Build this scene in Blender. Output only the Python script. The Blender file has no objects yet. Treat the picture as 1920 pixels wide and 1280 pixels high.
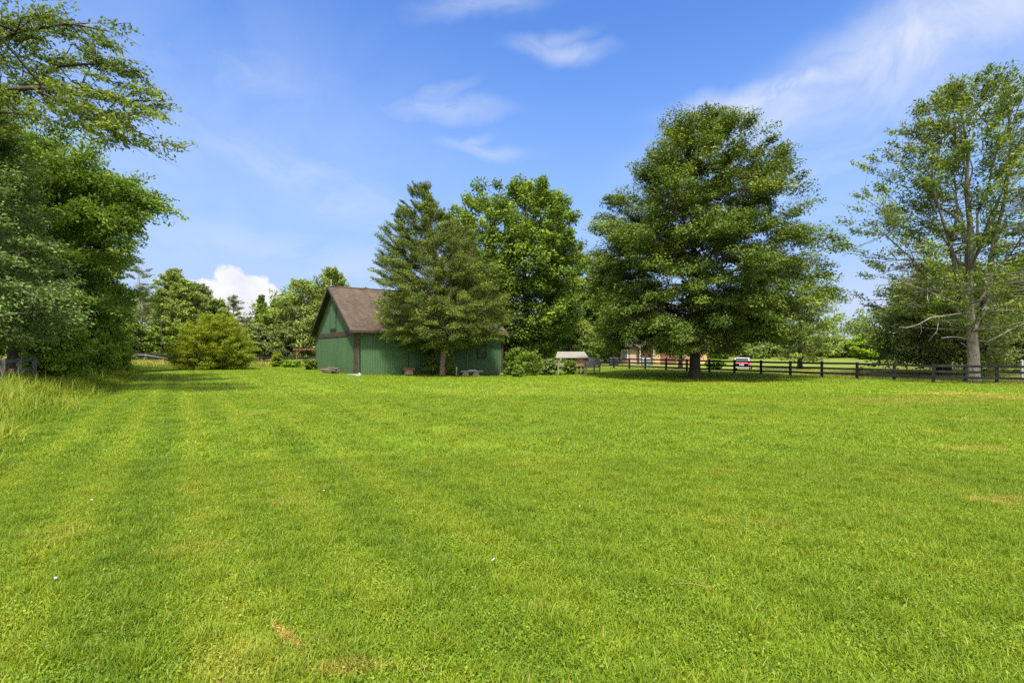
import bpy, math, random
import numpy as np
from mathutils import Vector, Matrix

scene = bpy.context.scene
COL = scene.collection
R = math.radians
H, HOR, F = 2.0, 654.0, 960.0            # camera height (m), horizon row and focal length of the 1920 px photograph

def smooth(e0, e1, v):
    t = np.clip((v - e0) / (e1 - e0), 0, 1)
    return t * t * (3 - 2 * t)

# lot directions: DV runs along the left fence and the barn gable, DU along the barn's long wall
DV = np.array([-.542, .84]); DU = np.array([.84, .542])
EDGE_W = -3.35                            # w = P . DU of the mown edge on the left

def terrain(x, y):
    x = np.asarray(x, float); y = np.asarray(y, float)
    w = x * DU[0] + y * DU[1]
    z = .62 * smooth(EDGE_W + .2, EDGE_W - 3.0, w) * smooth(70, 50, y)
    z = z - .36 * np.exp(-((x - .5) ** 2 + (y - 45.5) ** 2) / (2 * 5.0 ** 2))
    z = z - .50 * np.exp(-((x - 27) ** 2 + (y - 63) ** 2) / (2 * 8.0 ** 2))
    z = z + .03 * np.sin(x * .31 + 1) * np.sin(y * .23)
    return z

def tz(x, y): return float(terrain(x, y))

def G(px, py):
    y = H * F / (py - HOR)
    return ((px - 960) / F * y, y)

def X(px, y): return (px - 960) / F * y
def Z(py, y): return H + (HOR - py) / F * y

# ------------------------------------------------------------------ object helpers
def tag(o, label=None, cat=None, group=None, kind=None):
    if label: o['label'] = label
    if cat: o['category'] = cat
    if group: o['group'] = group
    if kind: o['kind'] = kind
    return o

def empty(name, loc, rz=0, label=None, cat=None, group=None):
    o = bpy.data.objects.new(name, None); COL.objects.link(o)
    o.location = loc; o.rotation_euler = (0, 0, rz); o.empty_display_size = .2
    return tag(o, label, cat, group)

def mesh_np(name, V, Fc, mat=None, parent=None, attr=None, smooth_sh=False, link=True):
    """V (n,3), Fc list of (m,k) int arrays (quads and/or tris)"""
    me = bpy.data.meshes.new(name)
    if not isinstance(Fc, (list, tuple)): Fc = [Fc]
    Fc = [np.asarray(f, np.int32) for f in Fc if len(f)]
    me.vertices.add(len(V)); me.vertices.foreach_set('co', np.asarray(V, np.float32).ravel())
    idx = np.concatenate([f.ravel() for f in Fc]) if Fc else np.zeros(0, np.int32)
    tot = np.concatenate([np.full(len(f), f.shape[1], np.int32) for f in Fc]) if Fc else np.zeros(0, np.int32)
    st = np.concatenate([[0], np.cumsum(tot)[:-1]]).astype(np.int32) if len(tot) else tot
    me.loops.add(len(idx)); me.loops.foreach_set('vertex_index', idx)
    me.polygons.add(len(tot)); me.polygons.foreach_set('loop_start', st)
    if len(tot) and attr is None: me.polygons.foreach_set('use_smooth', np.full(len(tot), bool(smooth_sh)))
    me.update(calc_edges=True)
    if attr is not None:
        a = me.attributes.new('tint', 'FLOAT', 'FACE'); a.data.foreach_set('value', np.asarray(attr, np.float32))
    if mat: me.materials.append(mat)
    o = bpy.data.objects.new(name, me)
    if link: COL.objects.link(o)
    if parent: o.parent = parent
    return o

class MB:
    """collects boxes, prisms and tubes into one mesh"""
    def __init__(s): s.v = []; s.q = []; s.t = []; s.n = 0
    def addv(s, pts):
        i = s.n; s.v.extend([tuple(p) for p in pts]); s.n += len(pts); return i
    def box(s, x0, x1, y0, y1, z0, z1, M=None):
        p = [(x0,y0,z0),(x1,y0,z0),(x1,y1,z0),(x0,y1,z0),(x0,y0,z1),(x1,y0,z1),(x1,y1,z1),(x0,y1,z1)]
        if M is not None: p = [M @ Vector(a) for a in p]
        return s.hexa(p)
    def hexa(s, p):
        i = s.addv(p)
        s.q += [(i,i+3,i+2,i+1),(i+4,i+5,i+6,i+7),(i,i+1,i+5,i+4),(i+1,i+2,i+6,i+5),(i+2,i+3,i+7,i+6),(i+3,i,i+4,i+7)]
        return s
    def bar(s, a, b, w, h, up=(0,0,1)):
        a = Vector(a); b = Vector(b); d = (b - a).normalized(); u = Vector(up)
        sd = d.cross(u).normalized() * (w / 2); uu = sd.cross(d).normalized() * (h / 2)
        return s.hexa([a-sd-uu, a+sd-uu, a+sd+uu, a-sd+uu, b-sd-uu, b+sd-uu, b+sd+uu, b-sd+uu])
    def poly(s, prof, d0, d1, axis):
        """convex polygon profile of 3D points extruded from +d0*axis to +d1*axis"""
        ax = Vector(axis); n = len(prof)
        i = s.addv([Vector(p) + ax * d0 for p in prof]); j = s.addv([Vector(p) + ax * d1 for p in prof])
        for k in range(n):
            l = (k + 1) % n; s.q.append((i+k, i+l, j+l, j+k))
        for k in range(1, n - 1):
            s.t.append((i, i+k+1, i+k)); s.t.append((j, j+k, j+k+1))
        return s
    def tube(s, pts, rad, n=6, cap=True):
        P = [np.array(p, float) for p in pts]
        if np.isscalar(rad): rad = [rad] * len(P)
        up = np.array([.31, .17, .93]); rings = []
        for k, p in enumerate(P):
            d = P[min(k+1, len(P)-1)] - P[max(k-1, 0)]; d = d / (np.linalg.norm(d) + 1e-9)
            a = np.cross(d, up); na = np.linalg.norm(a)
            if na < .15: a = np.cross(d, [1, 0, 0]); na = np.linalg.norm(a)
            a = a / na; b = np.cross(d, a)
            rings.append(s.addv([p + rad[k] * (math.cos(t) * a + math.sin(t) * b) for t in [2*math.pi*q/n for q in range(n)]]))
        for k in range(len(P) - 1):
            i, j = rings[k], rings[k+1]
            for q in range(n):
                l = (q + 1) % n; s.q.append((i+q, i+l, j+l, j+q))
        if cap:
            for r, fl in ((rings[0], True), (rings[-1], False)):
                for q in range(1, n - 1):
                    s.t.append((r, r+q+1, r+q) if fl else (r, r+q, r+q+1))
        return s
    def lathe(s, prof, c=(0,0,0), n=12):
        return s.tube([(c[0], c[1], c[2] + z) for z, r in prof], [r for z, r in prof], n)
    def build(s, name, mat=None, parent=None, smooth_sh=False, bevel=0, link=True):
        o = mesh_np(name, np.array(s.v), [np.array(s.q, np.int32).reshape(-1, 4), np.array(s.t, np.int32).reshape(-1, 3)], mat, parent, None, smooth_sh, link)
        if bevel:
            m = o.modifiers.new('bevel', 'BEVEL'); m.width = bevel; m.segments = 2; m.limit_method = 'ANGLE'
        return o

# ------------------------------------------------------------------ material helpers
class NT:
    def __init__(s, tree): s.t = tree; s.n = tree.nodes; s.l = tree.links
    def new(s, typ, **kw):
        n = s.n.new(typ)
        for k, v in kw.items(): setattr(n, k, v)
        return n
    def put(s, sock, v):
        if isinstance(v, bpy.types.NodeSocket): s.l.new(v, sock)
        elif v is not None: sock.default_value = v
    def math(s, op, a, b=None, c=None, clamp=False):
        n = s.new('ShaderNodeMath', operation=op, use_clamp=clamp)
        s.put(n.inputs[0], a)
        if b is not None: s.put(n.inputs[1], b)
        if c is not None: s.put(n.inputs[2], c)
        return n.outputs[0]
    def mix(s, f, a, b, mode='MIX'):
        n = s.new('ShaderNodeMix', data_type='RGBA', blend_type=mode)
        s.put(n.inputs[0], f); s.put(n.inputs[6], a); s.put(n.inputs[7], b)
        return n.outputs[2]
    def noise(s, vec, scale, detail=4, rough=.55, dist=0):
        n = s.new('ShaderNodeTexNoise'); s.put(n.inputs['Vector'], vec)
        n.inputs['Scale'].default_value = scale; n.inputs['Detail'].default_value = detail
        n.inputs['Roughness'].default_value = rough; n.inputs['Distortion'].default_value = dist
        return n.outputs['Fac']
    def ramp(s, f, stops):
        n = s.new('ShaderNodeValToRGB'); s.put(n.inputs[0], f); e = n.color_ramp.elements
        e[0].position, e[0].color = stops[0][0], c4(stops[0][1])
        e[1].position, e[1].color = stops[-1][0], c4(stops[-1][1])
        for p, c in stops[1:-1]:
            q = e.new(p); q.color = c4(c)
        return n.outputs[0]
    def mrange(s, f, a, b, c=0., d=1., sm=False):
        n = s.new('ShaderNodeMapRange', interpolation_type='SMOOTHSTEP' if sm else 'LINEAR')
        s.put(n.inputs[0], f)
        for i, v in enumerate((a, b, c, d)): n.inputs[i+1].default_value = v
        return n.outputs[0]
    def mapping(s, vec, loc=(0,0,0), rot=(0,0,0), sc=(1,1,1)):
        n = s.new('ShaderNodeMapping'); s.put(n.inputs[0], vec)
        n.inputs[1].default_value = loc; n.inputs[2].default_value = rot; n.inputs[3].default_value = sc
        return n.outputs[0]

def c4(c):
    if np.isscalar(c): return (c, c, c, 1)
    return (c[0], c[1], c[2], 1)

def new_mat(name):
    m = bpy.data.materials.new(name); m.use_nodes = True
    nt = NT(m.node_tree); b = nt.n['Principled BSDF']
    return m, nt, b

def mat_noise(name, c0, c1, scale=3, rough=.7, bump=.0, stretch=(1,1,1), detail=6, metal=0., spec=.3, lo=.3, hi=.7):
    m, nt, b = new_mat(name)
    tc = nt.new('ShaderNodeTexCoord').outputs['Object']
    v = nt.mapping(tc, sc=stretch); f = nt.noise(v, scale, detail)
    nt.put(b.inputs['Base Color'], nt.ramp(f, [(lo, c0), (hi, c1)]))
    b.inputs['Roughness'].default_value = rough; b.inputs['Metallic'].default_value = metal
    b.inputs['Specular IOR Level'].default_value = spec
    if bump:
        bn = nt.new('ShaderNodeBump'); bn.inputs['Strength'].default_value = bump; bn.inputs['Distance'].default_value = .05
        nt.put(bn.inputs['Height'], nt.noise(v, scale * 3, 6)); nt.l.new(bn.outputs[0], b.inputs['Normal'])
    return m

def leaf_mat(name, dark, mid, light, trans=.3, rough=.55, spec=.12):
    """leaf colour from the leaf's own 'tint' and a slow drift through the crown"""
    m, nt, b = new_mat(name)
    a = nt.new('ShaderNodeAttribute', attribute_name='tint').outputs['Fac']
    col = nt.ramp(a, [(0., dark), (.5, mid), (1., light)])
    b.inputs['Roughness'].default_value = rough; b.inputs['Specular IOR Level'].default_value = spec
    nt.put(b.inputs['Base Color'], col)
    tr = nt.new('ShaderNodeBsdfTranslucent')
    tcol = nt.mix(1., col, (1.6, 1.4, .45, 1), 'MULTIPLY'); nt.put(tr.inputs[0], tcol)
    mx = nt.new('ShaderNodeMixShader'); mx.inputs[0].default_value = trans
    nt.l.new(b.outputs[0], mx.inputs[1]); nt.l.new(tr.outputs[0], mx.inputs[2])
    nt.l.new(mx.outputs[0], nt.n['Material Output'].inputs[0])
    return m

# ------------------------------------------------------------------ render, camera, sun, sky
scene.render.engine = 'CYCLES'
cy = scene.cycles
cy.max_bounces = 8; cy.diffuse_bounces = 5; cy.glossy_bounces = 2; cy.transmission_bounces = 5; cy.transparent_max_bounces = 4
cy.caustics_reflective = False; cy.caustics_refractive = False
cy.use_denoising = False; cy.sample_clamp_indirect = 3.0; cy.sample_clamp_direct = 12.0
scene.view_settings.view_transform = 'Standard'; scene.view_settings.look = 'None'
scene.view_settings.exposure = 1.55; scene.view_settings.gamma = 1

cam = bpy.data.cameras.new('camera'); co = bpy.data.objects.new('camera', cam); COL.objects.link(co)
cam.sensor_width = 36; cam.lens = 18; cam.shift_y = 14 / 1920; cam.clip_end = 6000; cam.clip_start = .05
co.location = (0, 0, H); co.rotation_euler = (R(90), 0, 0); scene.camera = co

SUN_EL, SUN_AZ = R(63), R(186)           # azimuth clockwise from +Y (away from the camera): behind the camera, a little left
sd = Vector((math.sin(SUN_AZ) * math.cos(SUN_EL), math.cos(SUN_AZ) * math.cos(SUN_EL), math.sin(SUN_EL)))
sl = bpy.data.lights.new('sun', 'SUN'); sl.energy = 3.75; sl.angle = R(5); sl.color = (1, .95, .86)
so = bpy.data.objects.new('sun', sl); COL.objects.link(so); so.rotation_euler = sd.to_track_quat('Z', 'Y').to_euler()

world = bpy.data.worlds.new('World'); scene.world = world; world.use_nodes = True
nt = NT(world.node_tree); bg = nt.n['Background']
sky = nt.new('ShaderNodeTexSky', sky_type='NISHITA'); sky.sun_disc = False
sky.sun_elevation = SUN_EL; sky.sun_rotation = SUN_AZ; sky.altitude = 200
sky.air_density = 1.0; sky.dust_density = .6; sky.ozone_density = 2.0
hs = nt.new('ShaderNodeHueSaturation'); hs.inputs['Saturation'].default_value = 1.28; hs.inputs['Value'].default_value = .82; hs.inputs['Hue'].default_value = .512
nt.l.new(sky.outputs[0], hs.inputs['Color'])
dirv = nt.new('ShaderNodeTexCoord').outputs['Generated']
sx = nt.new('ShaderNodeSeparateXYZ'); nt.l.new(dirv, sx.inputs[0])
az = nt.math('ARCTAN2', sx.outputs[0], sx.outputs[1]); el = nt.math('ARCSINE', sx.outputs[2])
def ae(px, py):
    x, z = (px - 960) / F, (HOR - py) / F
    return math.atan2(x, 1), math.atan2(z, math.hypot(1, x))
cmb = nt.new('ShaderNodeCombineXYZ'); nt.l.new(az, cmb.inputs[0]); nt.l.new(el, cmb.inputs[1])
AE = cmb.outputs[0]
nz1 = nt.new('ShaderNodeTexNoise'); nt.l.new(AE, nz1.inputs['Vector'])
nz1.inputs['Scale'].default_value = 4.5; nz1.inputs['Detail'].default_value = 7; nz1.inputs['Roughness'].default_value = .55
wv = nt.new('ShaderNodeVectorMath', operation='MULTIPLY_ADD')
nt.l.new(nz1.outputs['Color'], wv.inputs[0]); wv.inputs[1].default_value = (.14, .10, 0); wv.inputs[2].default_value = (-.07, -.05, 0)
wa = nt.new('ShaderNodeVectorMath', operation='ADD'); nt.l.new(AE, wa.inputs[0]); nt.l.new(wv.outputs[0], wa.inputs[1])
WAE = wa.outputs[0]
def wisp(px, py, lx, ly, rot, amp, streak=9, lo=.30, hi=.75):
    """a streak of cirrus at the sky direction seen at (px, py); rot is its tilt in degrees"""
    a, e = ae(px, py)
    n = nt.new('ShaderNodeVectorMath', operation='SUBTRACT'); nt.l.new(WAE, n.inputs[0]); n.inputs[1].default_value = (a, e, 0)
    rt = nt.new('ShaderNodeVectorRotate', rotation_type='Z_AXIS'); nt.l.new(n.outputs[0], rt.inputs[0]); rt.inputs['Angle'].default_value = -R(rot)
    v = nt.mapping(rt.outputs[0], sc=(F / lx, F / ly, 1))
    ln = nt.new('ShaderNodeVectorMath', operation='LENGTH'); nt.l.new(v, ln.inputs[0])
    m = nt.mrange(ln.outputs[1], 1.0, 0.0, 0, 1, True)
    v2 = nt.mapping(rt.outputs[0], loc=(px * .013, py * .017, 0), sc=(2.2, streak, 1))
    f = nt.mrange(nt.noise(v2, 3.0, 8, .6, .6), lo, hi, 0, 1, True)
    return nt.math('MULTIPLY', nt.math('MULTIPLY', m, f), amp)
wl = [wisp(1700, 110, 560, 105, 13, 1.2, 3.2, .1, .7), wisp(1440, 172, 250, 40, 3, 1.15, 3.2, .1, .65), wisp(1850, 40, 330, 110, 20, 1.1, 3.2, .1, .7),
      wisp(1800, 240, 420, 75, 10, .7, 6, .2, .75), wisp(1050, 92, 150, 26, -2, .62, 6, .15, .65), wisp(1025, 74, 110, 18, 10, .45, 6, .15, .65), wisp(830, 208, 200, 30, 2, .56, 6, .15, .65), wisp(800, 184, 130, 20, 12, .45, 6, .15, .65),
      wisp(905, 278, 150, 22, -6, .56, 6, .15, .65), wisp(885, 260, 80, 14, 12, .45, 6, .15, .65), wisp(560, 340, 460, 80, -20, .6, 4, .2, .75), wisp(900, 8, 190, 40, 5, .5, 5, .2, .7),
      wisp(400, 130, 340, 80, 8, .45, 4, .2, .75), wisp(520, 470, 460, 70, -3, .5, 5, .2, .7), wisp(1330, 420, 500, 100, 6, .3, 5, .25, .8), wisp(1620, 560, 300, 100, 0, .4, 4, .2, .7),
      wisp(250, 250, 800, 420, 0, .34, 2, .0, .8)]
tot = wl[0]
for w_ in wl[1:]: tot = nt.math('MAXIMUM', tot, w_)
# the cumulus low on the left: lumps of it in sky directions with a billowed edge
bn = nt.new('ShaderNodeTexNoise'); nt.l.new(AE, bn.inputs['Vector']); bn.inputs['Scale'].default_value = 34; bn.inputs['Detail'].default_value = 6; bn.inputs['Roughness'].default_value = .5
bw = nt.new('ShaderNodeVectorMath', operation='MULTIPLY_ADD'); nt.l.new(bn.outputs['Color'], bw.inputs[0]); bw.inputs[1].default_value = (.032, .032, 0); bw.inputs[2].default_value = (-.016, -.016, 0)
ba = nt.new('ShaderNodeVectorMath', operation='ADD'); nt.l.new(AE, ba.inputs[0]); nt.l.new(bw.outputs[0], ba.inputs[1])
cum = None
for px, py, rx, ry in ((437, 528, 34, 32), (470, 545, 38, 34), (415, 555, 46, 36), (450, 585, 85, 48), (505, 560, 24, 26), (385, 545, 34, 22), (560, 620, 120, 40)):
    a, e = ae(px, py); ca = math.cos(a)
    n = nt.new('ShaderNodeVectorMath', operation='SUBTRACT'); nt.l.new(ba.outputs[0], n.inputs[0]); n.inputs[1].default_value = (a, e, 0)
    v = nt.mapping(n.outputs[0], sc=(F / (rx * ca * ca), F / (ry * ca), 1))
    ln = nt.new('ShaderNodeVectorMath', operation='LENGTH'); nt.l.new(v, ln.inputs[0])
    m = nt.mrange(ln.outputs[1], 1.08, .82, 0, 1 if py < 600 else .35, True)
    cum = m if cum is None else nt.math('MAXIMUM', cum, m)
# pale air near the horizon
hz = nt.mrange(el, .62, .0, 0, .94, True)
skyc = nt.mix(hz, hs.outputs[0], (1.02, 1.58, 2.72, 1))
skyc = nt.mix(nt.mrange(el, .22, .0, 0, .75, True), skyc, (1.85, 2.18, 2.8, 1))
skyc = nt.mix(nt.math('MULTIPLY', tot, .85, clamp=True), skyc, (2.25, 2.45, 2.95, 1))
ccol = nt.mix(nt.mrange(nt.noise(AE, 16, 5), .35, .65), (2.35, 2.45, 2.8, 1), (3.0, 3.0, 3.05, 1))
skyc = nt.mix(cum, skyc, ccol)
# unseen bright cloud added overhead and behind the camera to fill in the shade
fill_veil = nt.math('MAXIMUM', nt.mrange(sx.outputs[1], .05, -.40, 0, 1, True), nt.mrange(el, .80, 1.10, 0, 1, True))
fill_veil = nt.math('MULTIPLY', fill_veil, nt.mrange(nt.noise(dirv, 2.2, 6), .3, .7, .55, 1.))
skyc = nt.mix(fill_veil, skyc, (7.6, 7.35, 7.0, 1))
nt.l.new(skyc, bg.inputs[0]); bg.inputs[1].default_value = .115

# ------------------------------------------------------------------ materials
BARK_DARK = mat_noise('bark_dark', (.022, .016, .012), (.062, .048, .036), 5, .9, .6, (3, 3, .6))
BARK_GREY = mat_noise('bark_grey', (.12, .105, .085), (.34, .31, .26), 5, .9, .6, (3, 3, .7))
m_, nt_, b_ = new_mat('bark_ash')
tc_ = nt_.new('ShaderNodeTexCoord').outputs['Object']; sz_ = nt_.new('ShaderNodeSeparateXYZ'); nt_.l.new(tc_, sz_.inputs[0])
f_ = nt_.noise(nt_.mapping(tc_, sc=(3, 3, .7)), 5, 6)
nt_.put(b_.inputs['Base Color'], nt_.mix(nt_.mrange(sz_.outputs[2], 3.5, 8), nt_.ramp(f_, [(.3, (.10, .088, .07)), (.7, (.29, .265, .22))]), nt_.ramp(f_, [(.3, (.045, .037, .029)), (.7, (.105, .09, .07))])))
b_.inputs['Roughness'].default_value = .9; bp_ = nt_.new('ShaderNodeBump'); bp_.inputs['Strength'].default_value = .6; bp_.inputs['Distance'].default_value = .05
nt_.put(bp_.inputs['Height'], f_); nt_.l.new(bp_.outputs[0], b_.inputs['Normal']); BARK_ASH = m_
BARK_RED = mat_noise('bark_cedar', (.13, .085, .06), (.34, .25, .18), 6, .9, .5, (4, 4, .35))
DEAD_WOOD = mat_noise('dead_wood', (.18, .16, .135), (.36, .33, .29), 8, .85, .3)

def lawn_group():
    g = bpy.data.node_groups.new('lawn_colour', 'ShaderNodeTree')
    g.interface.new_socket('Color', in_out='OUTPUT', socket_type='NodeSocketColor')
    g.interface.new_socket('Dry', in_out='OUTPUT', socket_type='NodeSocketFloat')
    t = NT(g); out = t.new('NodeGroupOutput')
    pos = t.new('ShaderNodeNewGeometry').outputs['Position']
    ang = math.atan2(DV[1], DV[0])
    rt = t.new('ShaderNodeVectorRotate', rotation_type='Z_AXIS'); t.l.new(pos, rt.inputs[0]); rt.inputs['Angle'].default_value = -ang   # x runs along DV
    strp = t.noise(t.mapping(rt.outputs[0], sc=(.03, .75, .1)), 1.0, 3, .55)
    p0 = t.new('ShaderNodeSeparateXYZ'); t.l.new(pos, p0.inputs[0])
    wl_ = t.math('ADD', t.math('MULTIPLY', p0.outputs[0], float(DU[0])), t.math('MULTIPLY', p0.outputs[1], float(DU[1])))
    lane = t.math('SINE', t.math('ADD', t.math('MULTIPLY', wl_, 5.3), t.math('MULTIPLY', t.noise(pos, .12, 2), 1.6)))
    lane = t.math('MULTIPLY', lane, t.mrange(wl_, 6., -1., .03, .22, True))
    strp = t.math('ADD', strp, lane)
    big = t.noise(pos, .16, 5, .6); med = t.noise(pos, .9, 5, .6); fine = t.noise(pos, 7, 4, .6)
    m = t.math('ADD', t.math('ADD', t.math('MULTIPLY', strp, .65), t.math('MULTIPLY', big, .4)), t.math('ADD', t.math('MULTIPLY', med, .7), t.math('MULTIPLY', fine, .7)))
    v = t.mrange(m, .88, 1.56)
    col = t.ramp(v, [(0, (.094, .160, .010)), (.3, (.122, .192, .011)), (.6, (.152, .220, .013)), (1, (.204, .246, .020))])
    dry = t.math('MULTIPLY', t.mrange(t.noise(pos, .55, 6, .65), .60, .76), .45)
    spots = [(540, 1200, .42, .045, -43, .75), (500, 1240, .6, .4, 20, .12), (1850, 788, 1.2, .4, 0, .3), (1830, 840, .9, .3, 0, .3), (1880, 943, .6, .3, 0, .35), (1360, 888, .3, .15, 0, .35),
             (1800, 738, 3.2, 1.2, 0, .45), (1895, 745, 3, 1.2, 0, .45), (360, 1035, .5, .3, 0, .14), (1700, 752, 4, 1.6, 0, .25), (640, 1265, .30, .12, 0, .4), (100, 1000, .6, .4, 0, .1),
             (1000, 730, 6, 2.0, 0, .15), (1310, 718, 5, .8, 0, .25)]
    sn = t.noise(pos, 2.2, 5, .6)
    for px, py, rx, ry, rot, amp in spots:
        x, y = G(px, py)
        s = t.new('ShaderNodeVectorMath', operation='SUBTRACT'); t.l.new(pos, s.inputs[0]); s.inputs[1].default_value = (x, y, 0)
        r2 = t.new('ShaderNodeVectorRotate', rotation_type='Z_AXIS'); t.l.new(s.outputs[0], r2.inputs[0]); r2.inputs['Angle'].default_value = -R(rot)
        ln = t.new('ShaderNodeVectorMath', operation='LENGTH'); t.l.new(t.mapping(r2.outputs[0], sc=(1/rx, 1/ry, 0)), ln.inputs[0])
        d = t.math('ADD', ln.outputs[1], t.math('MULTIPLY', t.math('SUBTRACT', sn, .5), 2.6))
        dry = t.math('MAXIMUM', dry, t.mrange(d, 1.1, .35, 0, amp, True))
    col = t.mix(dry, col, (.36, .26, .075, 1))
    # trodden soil below the oak
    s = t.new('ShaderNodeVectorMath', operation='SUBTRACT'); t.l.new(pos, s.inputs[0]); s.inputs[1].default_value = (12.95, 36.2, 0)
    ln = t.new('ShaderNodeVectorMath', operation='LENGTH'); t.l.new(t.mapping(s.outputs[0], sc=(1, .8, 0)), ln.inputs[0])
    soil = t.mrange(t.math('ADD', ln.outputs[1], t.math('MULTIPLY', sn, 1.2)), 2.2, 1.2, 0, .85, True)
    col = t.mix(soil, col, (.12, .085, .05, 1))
    # rougher, yellower pasture beyond the fences
    ps = t.new('ShaderNodeSeparateXYZ'); t.l.new(pos, ps.inputs[0])
    wd = t.math('ADD', t.math('MULTIPLY', ps.outputs[0], float(DU[0])), t.math('MULTIPLY', ps.outputs[1], float(DU[1])))
    past = t.math('MAXIMUM', t.mrange(wd, 37.6, 38.4), t.mrange(ps.outputs[1], 57, 60))
    pcol = t.ramp(t.noise(pos, .35, 6, .65), [(.3, (.115, .165, .022)), (.7, (.225, .235, .05))])
    col = t.mix(past, col, pcol)
    t.l.new(col, out.inputs[0]); t.l.new(dry, out.inputs[1])
    return g
LAWN = lawn_group()

m, nt, b = new_mat('lawn_ground'); GROUND_M = m
g = nt.new('ShaderNodeGroup'); g.node_tree = LAWN
pos = nt.new('ShaderNodeNewGeometry').outputs['Position']
fn = nt.noise(pos, 26, 4, .7); fn2 = nt.noise(pos, 5, 4, .65)
sp = nt.math('ADD', nt.math('MULTIPLY', fn, .6), nt.math('MULTIPLY', fn2, .4))
colr = nt.mix(nt.mrange(sp, .36, .64), nt.mix(1., g.outputs[0], (.45, .52, .42, 1), 'MULTIPLY'), nt.mix(1., g.outputs[0], (.82, .86, .8, 1), 'MULTIPLY'))
nt.put(b.inputs['Base Color'], colr); b.inputs['Roughness'].default_value = .9; b.inputs['Specular IOR Level'].default_value = .1
bm_ = nt.new('ShaderNodeBump'); bm_.inputs['Strength'].default_value = .6; bm_.inputs['Distance'].default_value = .06
nt.put(bm_.inputs['Height'], sp); nt.l.new(bm_.outputs[0], b.inputs['Normal'])

m, nt, b = new_mat('grass_blades'); GRASS_M = m
g = nt.new('ShaderNodeGroup'); g.node_tree = LAWN
a = nt.new('ShaderNodeAttribute', attribute_name='tint').outputs['Fac']
c1 = nt.mix(1., g.outputs[0], nt.ramp(a, [(0, (.62, .72, .75)), (.5, (1, 1, 1)), (1, (1.42, 1.25, 1.2))]), 'MULTIPLY')
c1 = nt.mix(nt.mrange(a, .955, .965), c1, (.36, .25, .09, 1))
nt.put(b.inputs['Base Color'], c1); b.inputs['Roughness'].default_value = .5; b.inputs['Specular IOR Level'].default_value = .2
tr = nt.new('ShaderNodeBsdfTranslucent'); nt.put(tr.inputs[0], nt.mix(1., c1, (1.5, 1.4, .5, 1), 'MULTIPLY'))
mx = nt.new('ShaderNodeMixShader'); mx.inputs[0].default_value = .35
nt.l.new(b.outputs[0], mx.inputs[1]); nt.l.new(tr.outputs[0], mx.inputs[2]); nt.l.new(mx.outputs[0], nt.n['Material Output'].inputs[0])

# ------------------------------------------------------------------ ground
def axis_pts(lo, hi, step, far):
    a = np.arange(lo, hi + step, step); e = [hi + step * 1.0]
    out_hi = []; v = hi; s = step
    while v < far: s *= 1.5; v += s; out_hi.append(v)
    out_lo = []; v = lo; s = step
    while v > -far: s *= 1.5; v -= s; out_lo.append(v)
    return np.concatenate([out_lo[::-1], a, out_hi])
xs = axis_pts(-70, 60, 1.0, 2500); ys = axis_pts(-6, 110, 1.0, 2500)
gx, gy = np.meshgrid(xs, ys); gz = terrain(gx, gy)
V = np.stack([gx.ravel(), gy.ravel(), gz.ravel()], 1); nx = len(xs); ny = len(ys)
ii = (np.arange(ny - 1)[:, None] * nx + np.arange(nx - 1)[None, :]).ravel()
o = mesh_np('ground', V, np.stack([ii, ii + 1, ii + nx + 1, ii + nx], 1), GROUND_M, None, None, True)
tag(o, 'green mown lawn and pasture ground running back to the trees', 'lawn', kind='structure')

DRIVE_M = mat_noise('gravel_drive', (.28, .26, .21), (.45, .42, .36), 6, .9, .3)
# a gravel drive in front of the house
pts = []
for px, y in ((1290, 60), (1330, 59), (1380, 58.5), (1430, 59), (1500, 61)):
    pts.append((X(px, y), y))
Vd = []; 
for (x, y) in pts:
    for k in (-1.1, 1.1): Vd.append((x, y + k, tz(x, y + k) + .03))
o = mesh_np('driveway', np.array(Vd), np.array([(2*i, 2*i+2, 2*i+3, 2*i+1) for i in range(len(pts)-1)]), DRIVE_M)
tag(o, 'pale gravel driveway beyond the black fence where the car is parked', 'driveway', kind='structure')

# ------------------------------------------------------------------ mown grass (stuff)
rng = np.random.default_rng(7)
def blades(n, rad, hmin, hmax, wid, lean, seg=2, rng=rng, clover=0.):
    """n bent blades scattered over a soft disc; returns verts, quads, tint"""
    r = rad * np.sqrt(rng.random(n)); th = rng.random(n) * 2 * np.pi
    base = np.stack([r * np.cos(th), r * np.sin(th), np.zeros(n)], 1)
    h = rng.uniform(hmin, hmax, n); ph = rng.random(n) * 2 * np.pi
    d = np.stack([np.cos(ph), np.sin(ph), np.zeros(n)], 1); ln = np.abs(rng.normal(0, lean, n)) + .15
    ph2 = ph + np.pi / 2 + rng.normal(0, .6, n); sd_ = np.stack([np.cos(ph2), np.sin(ph2), np.zeros(n)], 1)
    w = wid * rng.uniform(.6, 1.4, n)
    VV = []; 
    for k in range(seg + 1):
        t = k / seg
        c = base + d * (h * ln * t ** 1.7)[:, None] + np.array([0, 0, 1.]) * (h * t * (1 - .35 * ln * t).clip(.15))[:, None]
        ww = w * (1 - t ** 1.6) * .5 + .0008
        VV.append(c - sd_ * ww[:, None]); VV.append(c + sd_ * ww[:, None])
    VV = np.stack(VV, 1)
    q = []
    m_ = 2 * (seg + 1); b0 = np.arange(n) * m_
    for k in range(seg): q.append(np.stack([b0 + 2*k, b0 + 2*k + 1, b0 + 2*k + 3, b0 + 2*k + 2], 1))
    tint = rng.random(n) * .8 + .2 * rng.random(n)
    return VV.reshape(-1, 3), np.concatenate(q), np.tile(tint, seg)

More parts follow.
